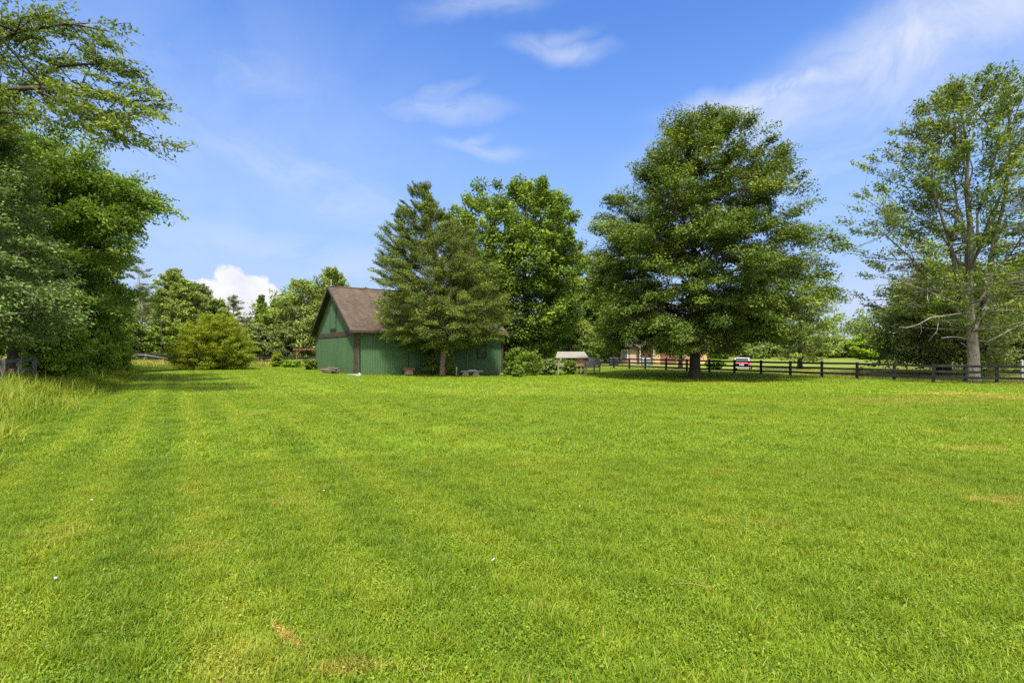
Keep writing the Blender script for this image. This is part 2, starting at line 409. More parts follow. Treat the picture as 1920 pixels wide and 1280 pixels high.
def clover(n, rad, size, rng=rng):
    """small leaflets lying nearly flat among the blades"""
    r = rad * np.sqrt(rng.random(n)); th = rng.random(n) * 2 * np.pi
    c = np.stack([r * np.cos(th), r * np.sin(th), rng.uniform(.012, .045, n)], 1)
    nrm = rng.normal(0, .45, (n, 3)); nrm[:, 2] = 1; nrm /= np.linalg.norm(nrm, axis=1)[:, None]
    t = rng.normal(0, 1, (n, 3)); t -= nrm * (t * nrm).sum(1)[:, None]; t /= np.linalg.norm(t, axis=1)[:, None]
    bb = np.cross(nrm, t); s = size * rng.uniform(.6, 1.3, n)[:, None]
    VV = np.stack([c - t * s * .5, c + bb * s * .42, c + t * s * .5, c - bb * s * .42], 1).reshape(-1, 3)
    return VV, np.arange(4 * n).reshape(n, 4), rng.random(n) * .9

def shift(p, d):
    p[0][:, 0] += d; return p

def join(parts):
    V, Q, T, n = [], [], [], 0
    for v, q, t in parts:
        V.append(v); Q.append(q + n); T.append(t); n += len(v)
    return np.concatenate(V), np.concatenate(Q), np.concatenate(T)

def patch_collection(name, specs, tufts=None):
    c = bpy.data.collections.new(name)
    for k in range(7):
        V_, Q_, T_ = join([f() for f in specs] + (tufts() if tufts and k % 2 else []) + ([shift(clover(420, .2, .019), -.08)] if tufts and k in (0, 4) and name == 'near_tufts' else []))
        o = mesh_np('grass_tuft', V_, Q_, GRASS_M, None, T_, link=False); c.objects.link(o)
    return c

def scatter_nodes(coll, smin, smax):
    g = bpy.data.node_groups.new('scatter', 'GeometryNodeTree')
    g.interface.new_socket('Geometry', in_out='INPUT', socket_type='NodeSocketGeometry')
    g.interface.new_socket('Geometry', in_out='OUTPUT', socket_type='NodeSocketGeometry')
    t = NT(g); i = t.new('NodeGroupInput'); o = t.new('NodeGroupOutput')
    ip = t.new('GeometryNodeInstanceOnPoints'); ci = t.new('GeometryNodeCollectionInfo')
    ci.inputs['Collection'].default_value = coll; ci.inputs['Separate Children'].default_value = True; ci.inputs['Reset Children'].default_value = True
    ip.inputs['Pick Instance'].default_value = True
    rv = t.new('FunctionNodeRandomValue', data_type='FLOAT_VECTOR'); rv.inputs[0].default_value = (0, 0, 0); rv.inputs[1].default_value = (0, 0, 6.283)
    rs = t.new('FunctionNodeRandomValue', data_type='FLOAT'); rs.inputs[2].default_value = smin; rs.inputs[3].default_value = smax
    t.l.new(i.outputs[0], ip.inputs['Points']); t.l.new(ci.outputs[0], ip.inputs['Instance'])
    t.l.new(rv.outputs[0], ip.inputs['Rotation']); t.l.new(rs.outputs[1], ip.inputs['Scale']); t.l.new(ip.outputs[0], o.inputs[0])
    return g

BC = np.array([-12.03, 39.18]); BW, BL = 13.5, 13.3       # barn: near corner, gable width, length
def lawn_ok(P):
    w = P @ DU; d = P - BC; a = d @ DU; b_ = d @ DV
    ok = (w > EDGE_W - 1.6) & ~((a > -.1) & (a < BL + .1) & (b_ > -.1) & (b_ < BW + .1))
    ok &= np.linalg.norm(P - np.array([12.95, 36.2]), axis=1) > 1.0
    return ok

def grass_zone(y0, y1, step, coll, smin, smax, margin=1.12):
    P = []
    yy = np.arange(y0, y1, step)
    for y in yy:
        hw = y * margin + .6; n = int(2 * hw / step) + 1
        x = np.linspace(-hw, hw, n); P.append(np.stack([x, np.full(n, y)], 1))
    P = np.concatenate(P) + rng.uniform(-step * .5, step * .5, (sum(map(len, P)), 2))
    P = P[lawn_ok(P)]
    V_ = np.column_stack([P, terrain(P[:, 0], P[:, 1]) - .004])
    o = mesh_np('grass', V_, [])
    mod = o.modifiers.new('scatter', 'NODES'); mod.node_group = scatter_nodes(coll, smin, smax)
    return o

near = patch_collection('near_tufts', [lambda: blades(820, .34, .022, .07, .0045, .65), lambda: blades(130, .34, .05, .105, .005, .55), lambda: clover(190, .34, .013), lambda: clover(30, .34, .022)],
    lambda: [shift(blades(240, .11, .05, .12, .0055, .6), .1), shift(clover(60, .12, .02), -.12)])
mid = patch_collection('mid_tufts', [lambda: blades(520, .62, .03, .085, .010, .6), lambda: clover(150, .62, .03)],
    lambda: [shift(blades(170, .2, .06, .13, .011, .6), .2)])
far_ = patch_collection('far_tufts', [lambda: blades(300, 1.25, .03, .10, .022, .7, 1), lambda: clover(160, 1.25, .07)])
for args, lab in (((2.5, 9.2, .30, near, .85, 1.15), 'close-cut grass and clover nearest the camera'), ((8.8, 22, .62, mid, .8, 1.2), 'mown grass across the middle of the lawn'),
                  ((21, 58, 1.25, far_, .8, 1.2), 'short mown grass around the barn and the oak')):
    tag(grass_zone(*args), lab, 'grass', kind='stuff')

# ------------------------------------------------------------------ tall grass strips (stuff)
WEED_M = leaf_mat('tall_grass_blades', (.066, .128, .012), (.135, .21, .018), (.265, .275, .05), .4)
def tall_blades(P, hmin, hmax, wid, lean, rng, tint_lo=0., tint_hi=1.):
    n = len(P); V_, Q_, T_ = blades(n, .001, 1, 1, 1, .1, 3, rng)
    h = rng.uniform(hmin, hmax, n) * (.6 + .4 * rng.random(n)); ph = rng.random(n) * 2 * np.pi; ln = np.abs(rng.normal(0, lean, n)) + .12
    d = np.stack([np.cos(ph), np.sin(ph), np.zeros(n)], 1); sd_ = np.stack([-np.sin(ph), np.cos(ph), np.zeros(n)], 1)
    base = np.column_stack([P, terrain(P[:, 0], P[:, 1]) - .02]); w = wid * rng.uniform(.5, 1.4, n); VV = []
    for k in range(4):
        t = k / 3
        c = base + d * (h * ln * t ** 2)[:, None] + np.array([0, 0, 1.]) * (h * t * (1 - .45 * ln * t).clip(.2))[:, None]
        ww = w * (1 - t ** 2) * .5 + .001
        VV += [c - sd_ * ww[:, None], c + sd_ * ww[:, None]]
    tint = rng.uniform(tint_lo, tint_hi, n)
    return np.stack(VV, 1).reshape(-1, 3), Q_, np.tile(tint, 3)

r2 = np.random.default_rng(21)
def strip_pts(n, y0, y1, w0, w1, rng):
    """points in the verge: w between w0 (edge) and w1, y between y0 and y1, thinning to the mown edge"""
    y = rng.uniform(y0, y1, n); u = rng.random(n) ** .8
    lob = .45 * np.sin(y * .9) + .3 * np.sin(y * 2.3 + 1)
    w = w0 + lob * .5 + (w1 - w0) * u; x = (w - y * DU[1]) / DU[0]
    return np.stack([x, y], 1), u
P, u = strip_pts(52000, 6, 46, EDGE_W + .45, EDGE_W - 4.2, r2)
# taller clumps further from the edge
cl = np.sin(P[:, 0] * 1.7 + 2 * np.sin(P[:, 1] * .8)) * np.sin(P[:, 1] * 1.3 + P[:, 0] * .6)
parts = []
for lo, hi, hm, hx, tl, th_ in ((-2, -.25, .25, .62, .05, .6), (-.25, .3, .35, .85, .25, .85), (.3, 2, .5, 1.25, .4, 1.)):
    s = (cl >= lo) & (cl < hi); q = P[s]; sc = (.5 + .5 * np.clip(u[s] * 4, 0, 1)) * np.interp(q @ DU, [EDGE_W - 3.2, EDGE_W - 1.8], [.45, 1.])
    v, f, t = tall_blades(q, hm, hx, .022, .5, r2, tl, th_)
    g0 = np.repeat(terrain(q[:, 0], q[:, 1]) - .02, 8); v[:, 2] = g0 + (v[:, 2] - g0) * np.repeat(sc, 8)
    parts.append((v, f, t))
v, f, t = join(parts)
tag(mesh_np('tall_grass', v, f, WEED_M, None, t), 'unmown yellow green grass bank in front of the woods on the left', 'tall grass', kind='stuff')

# rough strip along the back of the lawn
n = 15000
px = r2.uniform(195, 600, n); yb = r2.uniform(57, 73, n)
P = np.stack([X(px, yb), yb], 1)
v, f, t = tall_blades(P, .35, .95, .06, .45, r2, .25, 1.)
tag(mesh_np('weeds', v, f, leaf_mat('rough_strip_blades', (.07, .12, .015), (.17, .20, .03), (.34, .27, .08), .35), None, t), 'tan and green weeds along the rear fence', 'weeds', kind='stuff')

# ------------------------------------------------------------------ trees
def unit(a): return a / (np.linalg.norm(a, axis=-1, keepdims=True) + 1e-9)

def leaves(C, e1, e2, e3, L1, L2, L3, n, size, aspect, rng, up=.6, rnd=.7, along=.6, fold=.12, ctint=None, shell=2.2, tip_light=.25):
    """n leaves in each clump (ellipsoid with axes e1,e2,e3); returns verts, quads, tint"""
    m = len(C)
    p = rng.normal(0, 1, (m, n, 3)); p = unit(p) * (rng.random((m, n, 1)) ** (1 / shell))
    p[..., 2] = np.where(p[..., 2] < 0, p[..., 2] * .75, p[..., 2])
    pos = C[:, None] + p[..., :1] * (e1 * L1[:, None])[:, None] + p[..., 1:2] * (e2 * L2[:, None])[:, None] + p[..., 2:3] * (e3 * L3[:, None])[:, None]
    pos[..., 2] -= .12 * L1[:, None] * (p[..., 0] ** 2)
    rad = pos - C[:, None]
    nr = unit(unit(rad) * .35 + np.array([0, 0, up]) + rng.normal(0, rnd, (m, n, 3)))
    tg = e1[:, None] * along + unit(rad) * .5 + rng.normal(0, .5, (m, n, 3)) + np.array([0, 0, -.15])
    tg = unit(tg - nr * (tg * nr).sum(-1, keepdims=True)); bt = np.cross(nr, tg)
    s = size * rng.uniform(.6, 1.35, (m, n, 1)); w = s * aspect * .5
    fo = nr * (w * fold)
    Vv = np.stack([pos - tg * s * .5, pos + bt * w + fo, pos + tg * s * .5, pos - bt * w + fo], 2).reshape(-1, 3)
    Q = np.arange(4 * m * n).reshape(-1, 4)
    if ctint is None: ctint = rng.random(m)
    t = ctint[:, None] ** 1.3 * .62 + rng.random((m, n)) * .30 + tip_light * np.clip(p[..., 0], 0, 1) * .6
    return Vv, Q, np.clip(t, 0, 1).ravel()

def bez(a, b, c, n):
    t = np.linspace(0, 1, n)[:, None]
    return (1 - t) ** 2 * a + 2 * t * (1 - t) * b + t ** 2 * c

def make_tree(name, label, cat, base, prof, leaf_m, bark_m, seed, group=None, n_clump=300, clump=(.8, 1.3), elong=1.2, flat=.45, el=(-5, 45), n_leaf=120, leaf=.2, aspect=.5,
              trunk_r=.3, trunk_top=.9, n_limb=22, limb_z=(.12, .85), limb_rise=.5, trunk_pts=None, shell_pow=1.6, inner=.55, lobes=.12, up=.6, rnd=.7, along=.6,
              limb_r=.35, twig=True, tip_light=.25, cut=None, sides=7, extra_stems=(), z_off=0., stems=0, gravity=0., twigs=0, leaf_shell=2.2, topw=1., on_stems=0, stem_spread=.5, boughs=0, bough=(1.2, 2.0), bough_flat=.28, top_clump=.8):
    """prof: rows (height, radius to the left, radius to the right) of the crown; everything in metres above the tree's base"""
    rng = np.random.default_rng(seed)
    bx, by = base; bz = tz(bx, by) + z_off
    root = empty(name, (bx, by, bz), 0, label, cat, group)
    prof = np.array(prof, float); zs = prof[:, 0]; zlo, zhi = zs[0], zs[-1]
    ph = rng.random(6) * 6.28
    def env(z, th):
        rl = np.interp(z, zs, prof[:, 1]); rr = np.interp(z, zs, prof[:, 2]); c = np.cos(th)
        r = c * c * np.where(c > 0, rr, rl) + (1 - c * c) * (np.abs(rl) + np.abs(rr)) / 2
        k = 1 + lobes * np.sin(3 * th + ph[0] + z * .5) + lobes * .8 * np.sin(5 * th + ph[1] - z * .9) + lobes * .8 * np.sin(z * 2.1 + ph[2] + 2 * th)
        return r * k
    # trunk
    wob = lambda z: np.array([.03 * z * math.sin(z * .5 + ph[3]) , .03 * z * math.cos(z * .4 + ph[4])]) if trunk_pts is None else None
    tm = MB(); LP = []; LR = []; LT = []
    if trunk_pts is None:
        top = zhi * trunk_top
        zz = np.concatenate([[-.15, .0, .12, .35, .8], np.linspace(1.6, top, 12)]) if top > 3 else np.linspace(-.1, top, 8)
        tp = np.array([[*(wob(max(z, 0)) * .6), z] for z in zz])
        fl = np.interp(zz, [-.2, .05, .35, .9, top], [1.75, 1.5, 1.18, 1.0, .12])
    else:
        tp = np.array(trunk_pts, float); zz = tp[:, 2]; fl = np.interp(np.linspace(0, 1, len(tp)), [0, .04, .15, 1], [1.5, 1.25, 1., .12])
    tr_ = trunk_r * fl
    if stems == 0:
        tm.tube(tp, tr_, sides + 3)
    def axis(z): return np.stack([np.interp(z, tp[:, 2], tp[:, 0]), np.interp(z, tp[:, 2], tp[:, 1])], -1)
    if stems == 0:
        for p_, r_ in zip(tp, tr_):
            if p_[2] > zlo * .8: LP.append(p_); LR.append(r_); LT.append(0.)
    H_ = zhi - zlo
    # limbs
    for k in range(n_limb):
        f = (k + rng.random() * .8) / n_limb; zst = zlo * .8 + (limb_z[0] + (limb_z[1] - limb_z[0]) * f) * H_
        th = k * 2.4 + rng.normal(0, .3)
        e_ = R(el[0] + (el[1] - el[0]) * (zst - zlo) / H_ + rng.normal(0, 6))
        rise = limb_rise
        ze = min(zst + math.tan(e_) * float(env(zst, th)) * .8 + rise * H_ * (.05 + .1 * rng.random()), zhi * .97)
        re = float(env(ze, th)) * rng.uniform(.62, .85)
        a0 = axis(zst); s = np.array([a0[0], a0[1], zst])
        if stems: s = np.array([.25 * math.cos(th), .25 * math.sin(th), 0])
        e = np.array([axis(ze)[0] + re * math.cos(th), axis(ze)[1] + re * math.sin(th), ze])
        mid_ = (s + e) / 2; mid_[2] += (.12 * re if not stems else .3 * ze); 
        if limb_rise > 1: mid_[:2] = s[:2] + (e[:2] - s[:2]) * .35; mid_[2] = s[2] + (e[2] - s[2]) * .5
        L = bez(s, mid_, e, 9); L[1:-1] += rng.normal(0, .03 * re + .02, (7, 3))
        r0 = min(limb_r * np.interp(zst, tp[:, 2], tr_), .05 + .035 * np.linalg.norm(e - s)) if not stems else trunk_r * rng.uniform(.5, 1)
        rr = np.linspace(r0, r0 * .22, 9); tm.tube(L, rr, sides - 1, False)
        LP += list(L[1:]); LR += list(rr[1:]); LT += list(np.linspace(.1, 1, 8))
    for st in extra_stems:
        L = np.array(st[0], float); rr = np.linspace(st[1], st[2], len(L)); tm.tube(L, rr, sides, False)
        LP += list(L[1:]); LR += list(rr[1:]); LT += list(np.linspace(.1, 1, len(L) - 1))
    LP = np.array(LP); LR = np.array(LR)
    # clumps
    zt = np.linspace(zlo, zhi, 200); wgt = (np.interp(zt, zs, prof[:, 1] + prof[:, 2]) + .25) * np.interp(zt, [zlo, zhi], [1, topw])
    nb_ = boughs or n_clump
    zc = rng.choice(zt, nb_, p=wgt / wgt.sum()) + rng.normal(0, .02 * H_, nb_); zc = np.clip(zc, zlo, zhi)
    th = rng.random(nb_) * 2 * np.pi; fr = 1 - (1 - inner) * rng.random(nb_) ** shell_pow
    s_ = rng.uniform(*(bough if boughs else clump), nb_); s_ *= np.interp(zc, [zlo, zhi], [1.1, top_clump])
    if not boughs: zc = np.minimum(zc, zhi - s_ * (elong * abs(math.sin(R(el[1]))) + flat * .5) * .8)
    ev = env(zc, th); rad = np.maximum((ev - s_ * (.75 if boughs else elong * .7)), ev * .35) * fr
    A = axis(zc); C = np.column_stack([A[:, 0] + rad * np.cos(th), A[:, 1] + rad * np.sin(th), zc])
    btint = None
    if boughs:
        # each bough is a drooping, flattened fan of clumps
        eb = R(1) * (np.interp(zc, [zlo, zhi], el) + rng.normal(0, 8, nb_)); b1 = np.column_stack([np.cos(th) * np.cos(eb), np.sin(th) * np.cos(eb), np.sin(eb)])
        b2 = np.column_stack([-np.sin(th), np.cos(th), np.zeros(nb_)]); b3 = np.cross(b1, b2)
        wb = s_ ** 2; j = rng.choice(nb_, n_clump, p=wb / wb.sum()); q = rng.normal(0, 1, (n_clump, 2)); q = unit(q) * np.sqrt(rng.random((n_clump, 1)))
        S = s_[j]; C = C[j] + b1[j] * (q[:, :1] * S[:, None] * 1.15) + b2[j] * (q[:, 1:] * S[:, None]) + b3[j] * (rng.normal(0, bough_flat * .5, n_clump) * S)[:, None]
        C[:, 2] -= .16 * S * np.abs(q[:, 0]) ** 2
        th = th[j] + q[:, 1] * .5; zc = np.clip(C[:, 2], zlo, zhi); btint = rng.random(nb_)[j] * .6 + rng.random(n_clump) * .4
        s_ = rng.uniform(*clump, n_clump); C[:, 2] = np.minimum(C[:, 2], zhi - s_ * 1.0)
    if cut is not None:
        keep = cut(C + np.array([bx, by, bz])); C, th, zc, s_ = C[keep], th[keep], zc[keep], s_[keep]
    dirs = None
    if on_stems and extra_stems:
        CC, DD = [], []
        for st in extra_stems:
            L = np.array(st[0], float); seg = np.linalg.norm(np.diff(L, axis=0), axis=1); cu = np.concatenate([[0], np.cumsum(seg)])
            d_ = rng.uniform(.22, 1.0, int(on_stems * cu[-1])) * cu[-1]
            p_ = np.stack([np.interp(d_, cu, L[:, a]) for a in range(3)], 1); q_ = np.stack([np.interp(np.minimum(d_ + .4, cu[-1] + .4), np.append(cu, cu[-1] + .5), np.append(L[:, a], 2 * L[-1, a] - L[-2, a])) for a in range(3)], 1)
            CC.append(p_ + rng.normal(0, stem_spread, p_.shape) * np.array([1, 1, .7])); DD.append(unit(q_ - p_ + rng.normal(0, .12, p_.shape)))
        CC = np.concatenate(CC); DD = np.concatenate(DD); k_ = len(CC)
        C = np.concatenate([C, CC]); th = np.concatenate([th, np.arctan2(DD[:, 1], DD[:, 0])]); zc = np.clip(C[:, 2], zlo, zhi); s_ = np.concatenate([s_, rng.uniform(*clump, k_)])
        dirs = DD
    m = len(C)
    ea = R(1) * (np.interp(zc, [zlo, zhi], el) + rng.normal(0, 10, m))
    thj = th + rng.normal(0, .3, m)
    e1 = np.column_stack([np.cos(thj) * np.cos(ea), np.sin(thj) * np.cos(ea), np.sin(ea)])
    if dirs is not None: e1[-len(dirs):] = dirs; thj[-len(dirs):] = np.arctan2(dirs[:, 1], dirs[:, 0])
    e2 = np.column_stack([-np.sin(thj), np.cos(thj), np.zeros(m)]); e3 = np.cross(e1, e2)
    V_, Q_, T_ = leaves(C, e1, e2, e3, s_ * elong, s_ * rng.uniform(.8, 1.15, m), s_ * flat, n_leaf, leaf, aspect, rng, up, rnd, along, ctint=rng.random(m) if btint is None else np.concatenate([btint, rng.random(m - len(btint))]), tip_light=tip_light, shell=leaf_shell)
    # thin branches that carry the clumps
    if twig:
        for k in range(m):
            c = C[k]; root_pt = c - e1[k] * s_[k] * elong * .6
            dd = LP - root_pt; dist = np.linalg.norm(dd, axis=1) + np.clip(dd[:, 2], 0, None) * .8
            j = int(np.argmin(dist)); s = LP[j]
            if dist[j] > .3:
                mp = (s + root_pt) / 2 + rng.normal(0, .03 * dist[j], 3)
                r0 = min(LR[j] * .55, .012 + .014 * dist[j])
                tm.tube([s, mp, root_pt, c + e1[k] * s_[k] * elong * .5], [r0, r0 * .75, r0 * .5, r0 * .15], 4, False)
            for q in range(twigs):
                tp_ = c + e1[k] * s_[k] * elong * rng.uniform(.3, 1.) + e2[k] * s_[k] * rng.uniform(-.9, .9) + e3[k] * s_[k] * flat * rng.uniform(-.5, .8)
                tm.tube([root_pt, (root_pt + tp_) / 2 + rng.normal(0, .04, 3), tp_], [.012, .009, .004], 3, False)
    tm.build('trunk' if stems == 0 else 'stems', bark_m, root, True)
    mesh_np('crown', V_, Q_, leaf_m, root, T_)
    return root

def pprof(rows, y, cx, zb=0.):
    """crown profile from rows (photo row, left px, right px) for a tree at depth y whose axis is at column cx"""
    out = [(Z(py, y) - zb, (cx - l) / F * y, (r - cx) / F * y) for py, l, r in rows]
    return sorted(out)

L_OAK = leaf_mat('oak_leaves', (0.040, 0.067, 0.013), (0.081, 0.123, 0.019), (0.187, 0.231, 0.033), .22)
L_CEDAR = leaf_mat('cedar_sprays', (0.047, 0.068, 0.014), (0.081, 0.116, 0.019), (0.149, 0.193, 0.027), .15)
L_MAPLE = leaf_mat('maple_leaves', (0.054, 0.095, 0.013), (0.108, 0.173, 0.022), (0.216, 0.286, 0.037), .28)
L_ASH = leaf_mat('ash_leaves', (0.054, 0.090, 0.018), (0.110, 0.162, 0.027), (0.202, 0.263, 0.040), .3)
L_DARK = leaf_mat('hickory_leaves', (.060, .112, .016), (.112, .185, .024), (.170, .250, .032), .32)
L_PALE = leaf_mat('white_oak_leaves', (.068, .112, .036), (.118, .178, .050), (.20, .265, .075), .25)
L_BUSH = leaf_mat('bush_leaves', (0.097, 0.134, 0.008), (0.160, 0.210, 0.013), (0.235, 0.286, 0.021), .35)
L_FAR = leaf_mat('far_leaves', (0.084, 0.126, 0.027), (0.147, 0.205, 0.042), (0.242, 0.304, 0.063), .28)
L_FARD = leaf_mat('far_dark_leaves', (0.063, 0.094, 0.030), (0.113, 0.155, 0.044), (0.190, 0.230, 0.063), .25)
L_PINE = leaf_mat('pine_needles', (.065, .085, .034), (.110, .130, .045), (.17, .18, .07), .2)
L_SHRUB = leaf_mat('shrub_leaves', (.080, .150, .016), (.135, .225, .022), (.21, .30, .035), .38)
L_LIME = leaf_mat('lime_leaves', (.10, .17, .013), (.17, .27, .020), (.25, .36, .035), .35)

# --- the big oak
yo = 36.2
make_tree('oak_tree', 'large dense rounded oak on a short dark trunk in front of the black fence', 'tree', (X(1303, yo), yo),
          pprof([(644, 1190, 1430), (626, 1115, 1480), (600, 1098, 1505), (560, 1100, 1525), (520, 1095, 1545), (480, 1108, 1543), (440, 1112, 1520), (400, 1122, 1500), (360, 1150, 1482),
                 (320, 1178, 1468), (280, 1205, 1447), (250, 1232, 1432), (228, 1262, 1402), (214, 1290, 1362)], yo, 1303),
          L_OAK, BARK_DARK, 14, n_clump=2200, clump=(.5, .95), elong=1.25, flat=.55, el=(-18, 36), n_leaf=185, leaf=.155, boughs=620, bough=(.75, 1.35), bough_flat=.5, aspect=.55, trunk_r=.36, n_limb=40, limb_z=(.02, .9),
          inner=.35, shell_pow=1.5, lobes=.02, up=.75, rnd=.45)
# --- red cedar before the barn
yc = 40.4
make_tree('cedar_tree', 'ragged cone-shaped cedar with a pale brown trunk in front of the green barn', 'tree', (X(831, yc), yc),
          pprof([(650, 760, 910), (634, 712, 945), (605, 697, 964), (570, 695, 962), (530, 700, 952), (490, 708, 945), (450, 724, 930), (415, 748, 900), (390, 768, 862), (368, 783, 825), (340, 792, 806)], yc, 831),
          L_CEDAR, BARK_RED, 5, n_clump=1400, clump=(.36, .72), top_clump=.42, elong=2.0, flat=.5, el=(-6, 60), n_leaf=200, leaf=.16, aspect=.26, trunk_r=.27, n_limb=46, limb_z=(.02, .9),
          inner=.35, shell_pow=1.2, lobes=.05, up=.35, rnd=.8, along=1.3, limb_r=.3, tip_light=.5,
          trunk_pts=[(0, 0, -.15), (.02, 0, .2), (0, 0, 1.), (.05, 0, 2.), (.0, .05, 3.5), (-.1, 0, 5.5), (-.3, 0, 8), (-.7, 0, 10.5), (-1.1, 0, 12.5), (-1.35, 0, 14.6)])
# --- broadleaf behind the barn
ym = 53
make_tree('maple_tree', 'tall leafy maple rising behind the right end of the green barn', 'tree', (X(985, ym), ym),
          pprof([(670, 925, 1065), (620, 890, 1085), (560, 875, 1098), (500, 855, 1100), (450, 838, 1092), (410, 836, 1080), (380, 848, 1060), (356, 872, 1030), (342, 925, 995)], ym, 985),
          L_MAPLE, BARK_DARK, 8, n_clump=720, clump=(.8, 1.25), elong=1.1, flat=.7, el=(5, 50), n_leaf=150, leaf=.25, aspect=.7, trunk_r=.35, n_limb=22, inner=.45, lobes=.05, up=.55)
# --- sparse tree on the right
ya = 31.4; xa = X(1825, ya)
def at_(px, py, dy=0): return (X(px, ya + dy) - xa, dy, Z(py, ya + dy))
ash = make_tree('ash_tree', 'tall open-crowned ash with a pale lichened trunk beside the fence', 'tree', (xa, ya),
          pprof([(610, 1745, 1990), (580, 1650, 2040), (540, 1625, 2060), (480, 1622, 2070), (440, 1600, 2075), (400, 1602, 2075), (360, 1640, 2065), (320, 1655, 2050), (270, 1685, 2030),
                 (225, 1712, 2010), (190, 1745, 1985), (162, 1800, 1950), (146, 1850, 1910)], ya, 1825),
          L_ASH, BARK_ASH, 31, n_clump=540, clump=(.5, .95), elong=1.35, flat=.55, el=(15, 58), n_leaf=96, leaf=.19, aspect=.45, trunk_r=.36, n_limb=9, limb_z=(.1, .5), limb_rise=2.5, inner=.3, shell_pow=.9,
          lobes=.12, up=.4, rnd=.9, limb_r=.4, twigs=2, leaf_shell=1.6, topw=3.0,
          trunk_pts=[(0, 0, -.2), (0, 0, .12), (0, 0, .5), (.02, 0, 1.5), at_(1822, 620), at_(1817, 570), at_(1818, 500), at_(1820, 430), at_(1812, 360), at_(1815, 280), at_(1800, 200)],
          extra_stems=[([at_(1823, 625), at_(1842, 585, .3), at_(1852, 520, .6), at_(1865, 450, 1), at_(1885, 370, 1), at_(1895, 270, .5), at_(1890, 190)], .22, .04),
                       ([at_(1818, 590), at_(1795, 520, -.6), at_(1780, 450, -1), at_(1760, 390, -1.3), at_(1745, 330, -1.2)], .16, .03),
                       ([at_(1819, 500), at_(1850, 440, -.5), at_(1872, 380, -1), at_(1890, 330, -1.4)], .11, .03),
                       ([at_(1782, 460, -1), at_(1795, 400, -1.2), at_(1790, 330, -1)], .09, .03),
                       ([at_(1816, 600), at_(1770, 560, .5), at_(1715, 490, 1.), at_(1660, 440, 1.2), at_(1625, 415, 1.3)], .10, .02),
                       ([at_(1790, 575), at_(1740, 545, -.8), at_(1690, 530, -1.2), at_(1640, 535, -1.2)], .07, .02)])
for pl, r0 in (([(1815, 636, 0), (1800, 632, -.3), (1785, 631, -.6), (1765, 633, -.9)], .045), ([(1812, 650, 0), (1806, 644, -.3), (1800, 642, -.5)], .035),
               ([(1822, 612, -.2), (1835, 592, -.6), (1847, 575, -.9), (1862, 579, -1.)], .055), ([(1815, 585, -.3), (1780, 590, -1), (1745, 595, -1.4), (1722, 608, -1.6), (1700, 614, -1.7), (1686, 613, -1.7)], .04),
               ([(1742, 597, -1.4), (1726, 606, -1.5), (1728, 622, -1.5), (1722, 632, -1.5)], .022), ([(1850, 641, -1.), (1880, 626, -1.3), (1905, 612, -1.6), (1930, 602, -1.9)], .06),
               ([(1815, 600, -.3), (1760, 600, -1), (1757, 620, -1.2), (1740, 640, -1.3)], .02), ([(1815, 640, -.1), (1832, 638, -.5), (1856, 640, -1.)], .05)):
    mb = MB(); mb.tube([at_(a, b_, c) for a, b_, c in pl], np.linspace(r0, r0 * .3, len(pl)), 6); mb.build('dead_branch', DEAD_WOOD, ash, True)
# --- dark trees behind it
yd = 40
make_tree('spreading_tree', 'dark spreading tree behind the pale trunked ash, beyond the fence', 'tree', (X(1770, yd), yd),
          pprof([(682, 1660, 1870), (650, 1635, 1890), (610, 1632, 1900), (570, 1650, 1890), (530, 1690, 1860), (500, 1720, 1825), (488, 1750, 1790)], yd, 1770),
          L_FARD, BARK_DARK, 41, n_clump=480, clump=(.7, 1.1), elong=1.2, flat=.5, el=(-20, 50), n_leaf=110, leaf=.22, aspect=.5, trunk_r=.45, n_limb=20, inner=.4)
make_tree('spreading_tree', 'dark tree at the right edge behind the fence corner', 'tree', (X(1925, 44), 44),
          pprof([(684, 1830, 2030), (650, 1815, 2050), (600, 1815, 2050), (550, 1835, 2030), (510, 1870, 1990), (478, 1905, 1950)], 44, 1925),
          L_FARD, BARK_DARK, 42, n_clump=380, clump=(.8, 1.2), flat=.5, n_leaf=100, leaf=.25, trunk_r=.3, n_limb=16, inner=.4)

# --- the woods on the left
yw = 30; xw = X(30, yw)
def ah(px, py, dy=0): return (X(px, yw + dy) - xw, dy, Z(py, yw + dy) - tz(xw, yw))
make_tree('hickory_tree', 'deep green broad tree filling the middle of the left woods', 'tree', (X(30, yw), yw),
          pprof([(650, -90, 170), (600, -130, 215), (540, -150, 232), (480, -170, 240), (430, -180, 240), (390, -180, 245), (350, -170, 235), (325, -150, 225), (300, -120, 180), (275, -80, 120), (250, -20, 60)], yw, 30),
          L_DARK, BARK_DARK, 51, n_clump=1000, clump=(.5, .9), elong=1.35, flat=.5, el=(-15, 45), boughs=200, bough=(.9, 1.7), n_leaf=135, leaf=.19, aspect=.55, trunk_r=.4, n_limb=30, inner=.4, lobes=.09, up=.7, on_stems=7, stem_spread=.4,
          extra_stems=[([ah(40, 380), ah(150, 350, -1), ah(230, 355, -2), ah(270, 368, -2), ah(300, 386, -2)], .12, .02), ([ah(40, 420), ah(160, 400, -1.5), ah(220, 400, -2.5), ah(246, 435, -2.6)], .1, .02),
                       ([ah(60, 400), ah(180, 375, 1), ah(235, 385, 1), ah(275, 405, 1)], .1, .02)])
yt = 21; xt = X(-190, yt)
def al(px, py, dy=0): return (X(px, yt + dy) - xt, dy, Z(py, yt + dy) - .62)
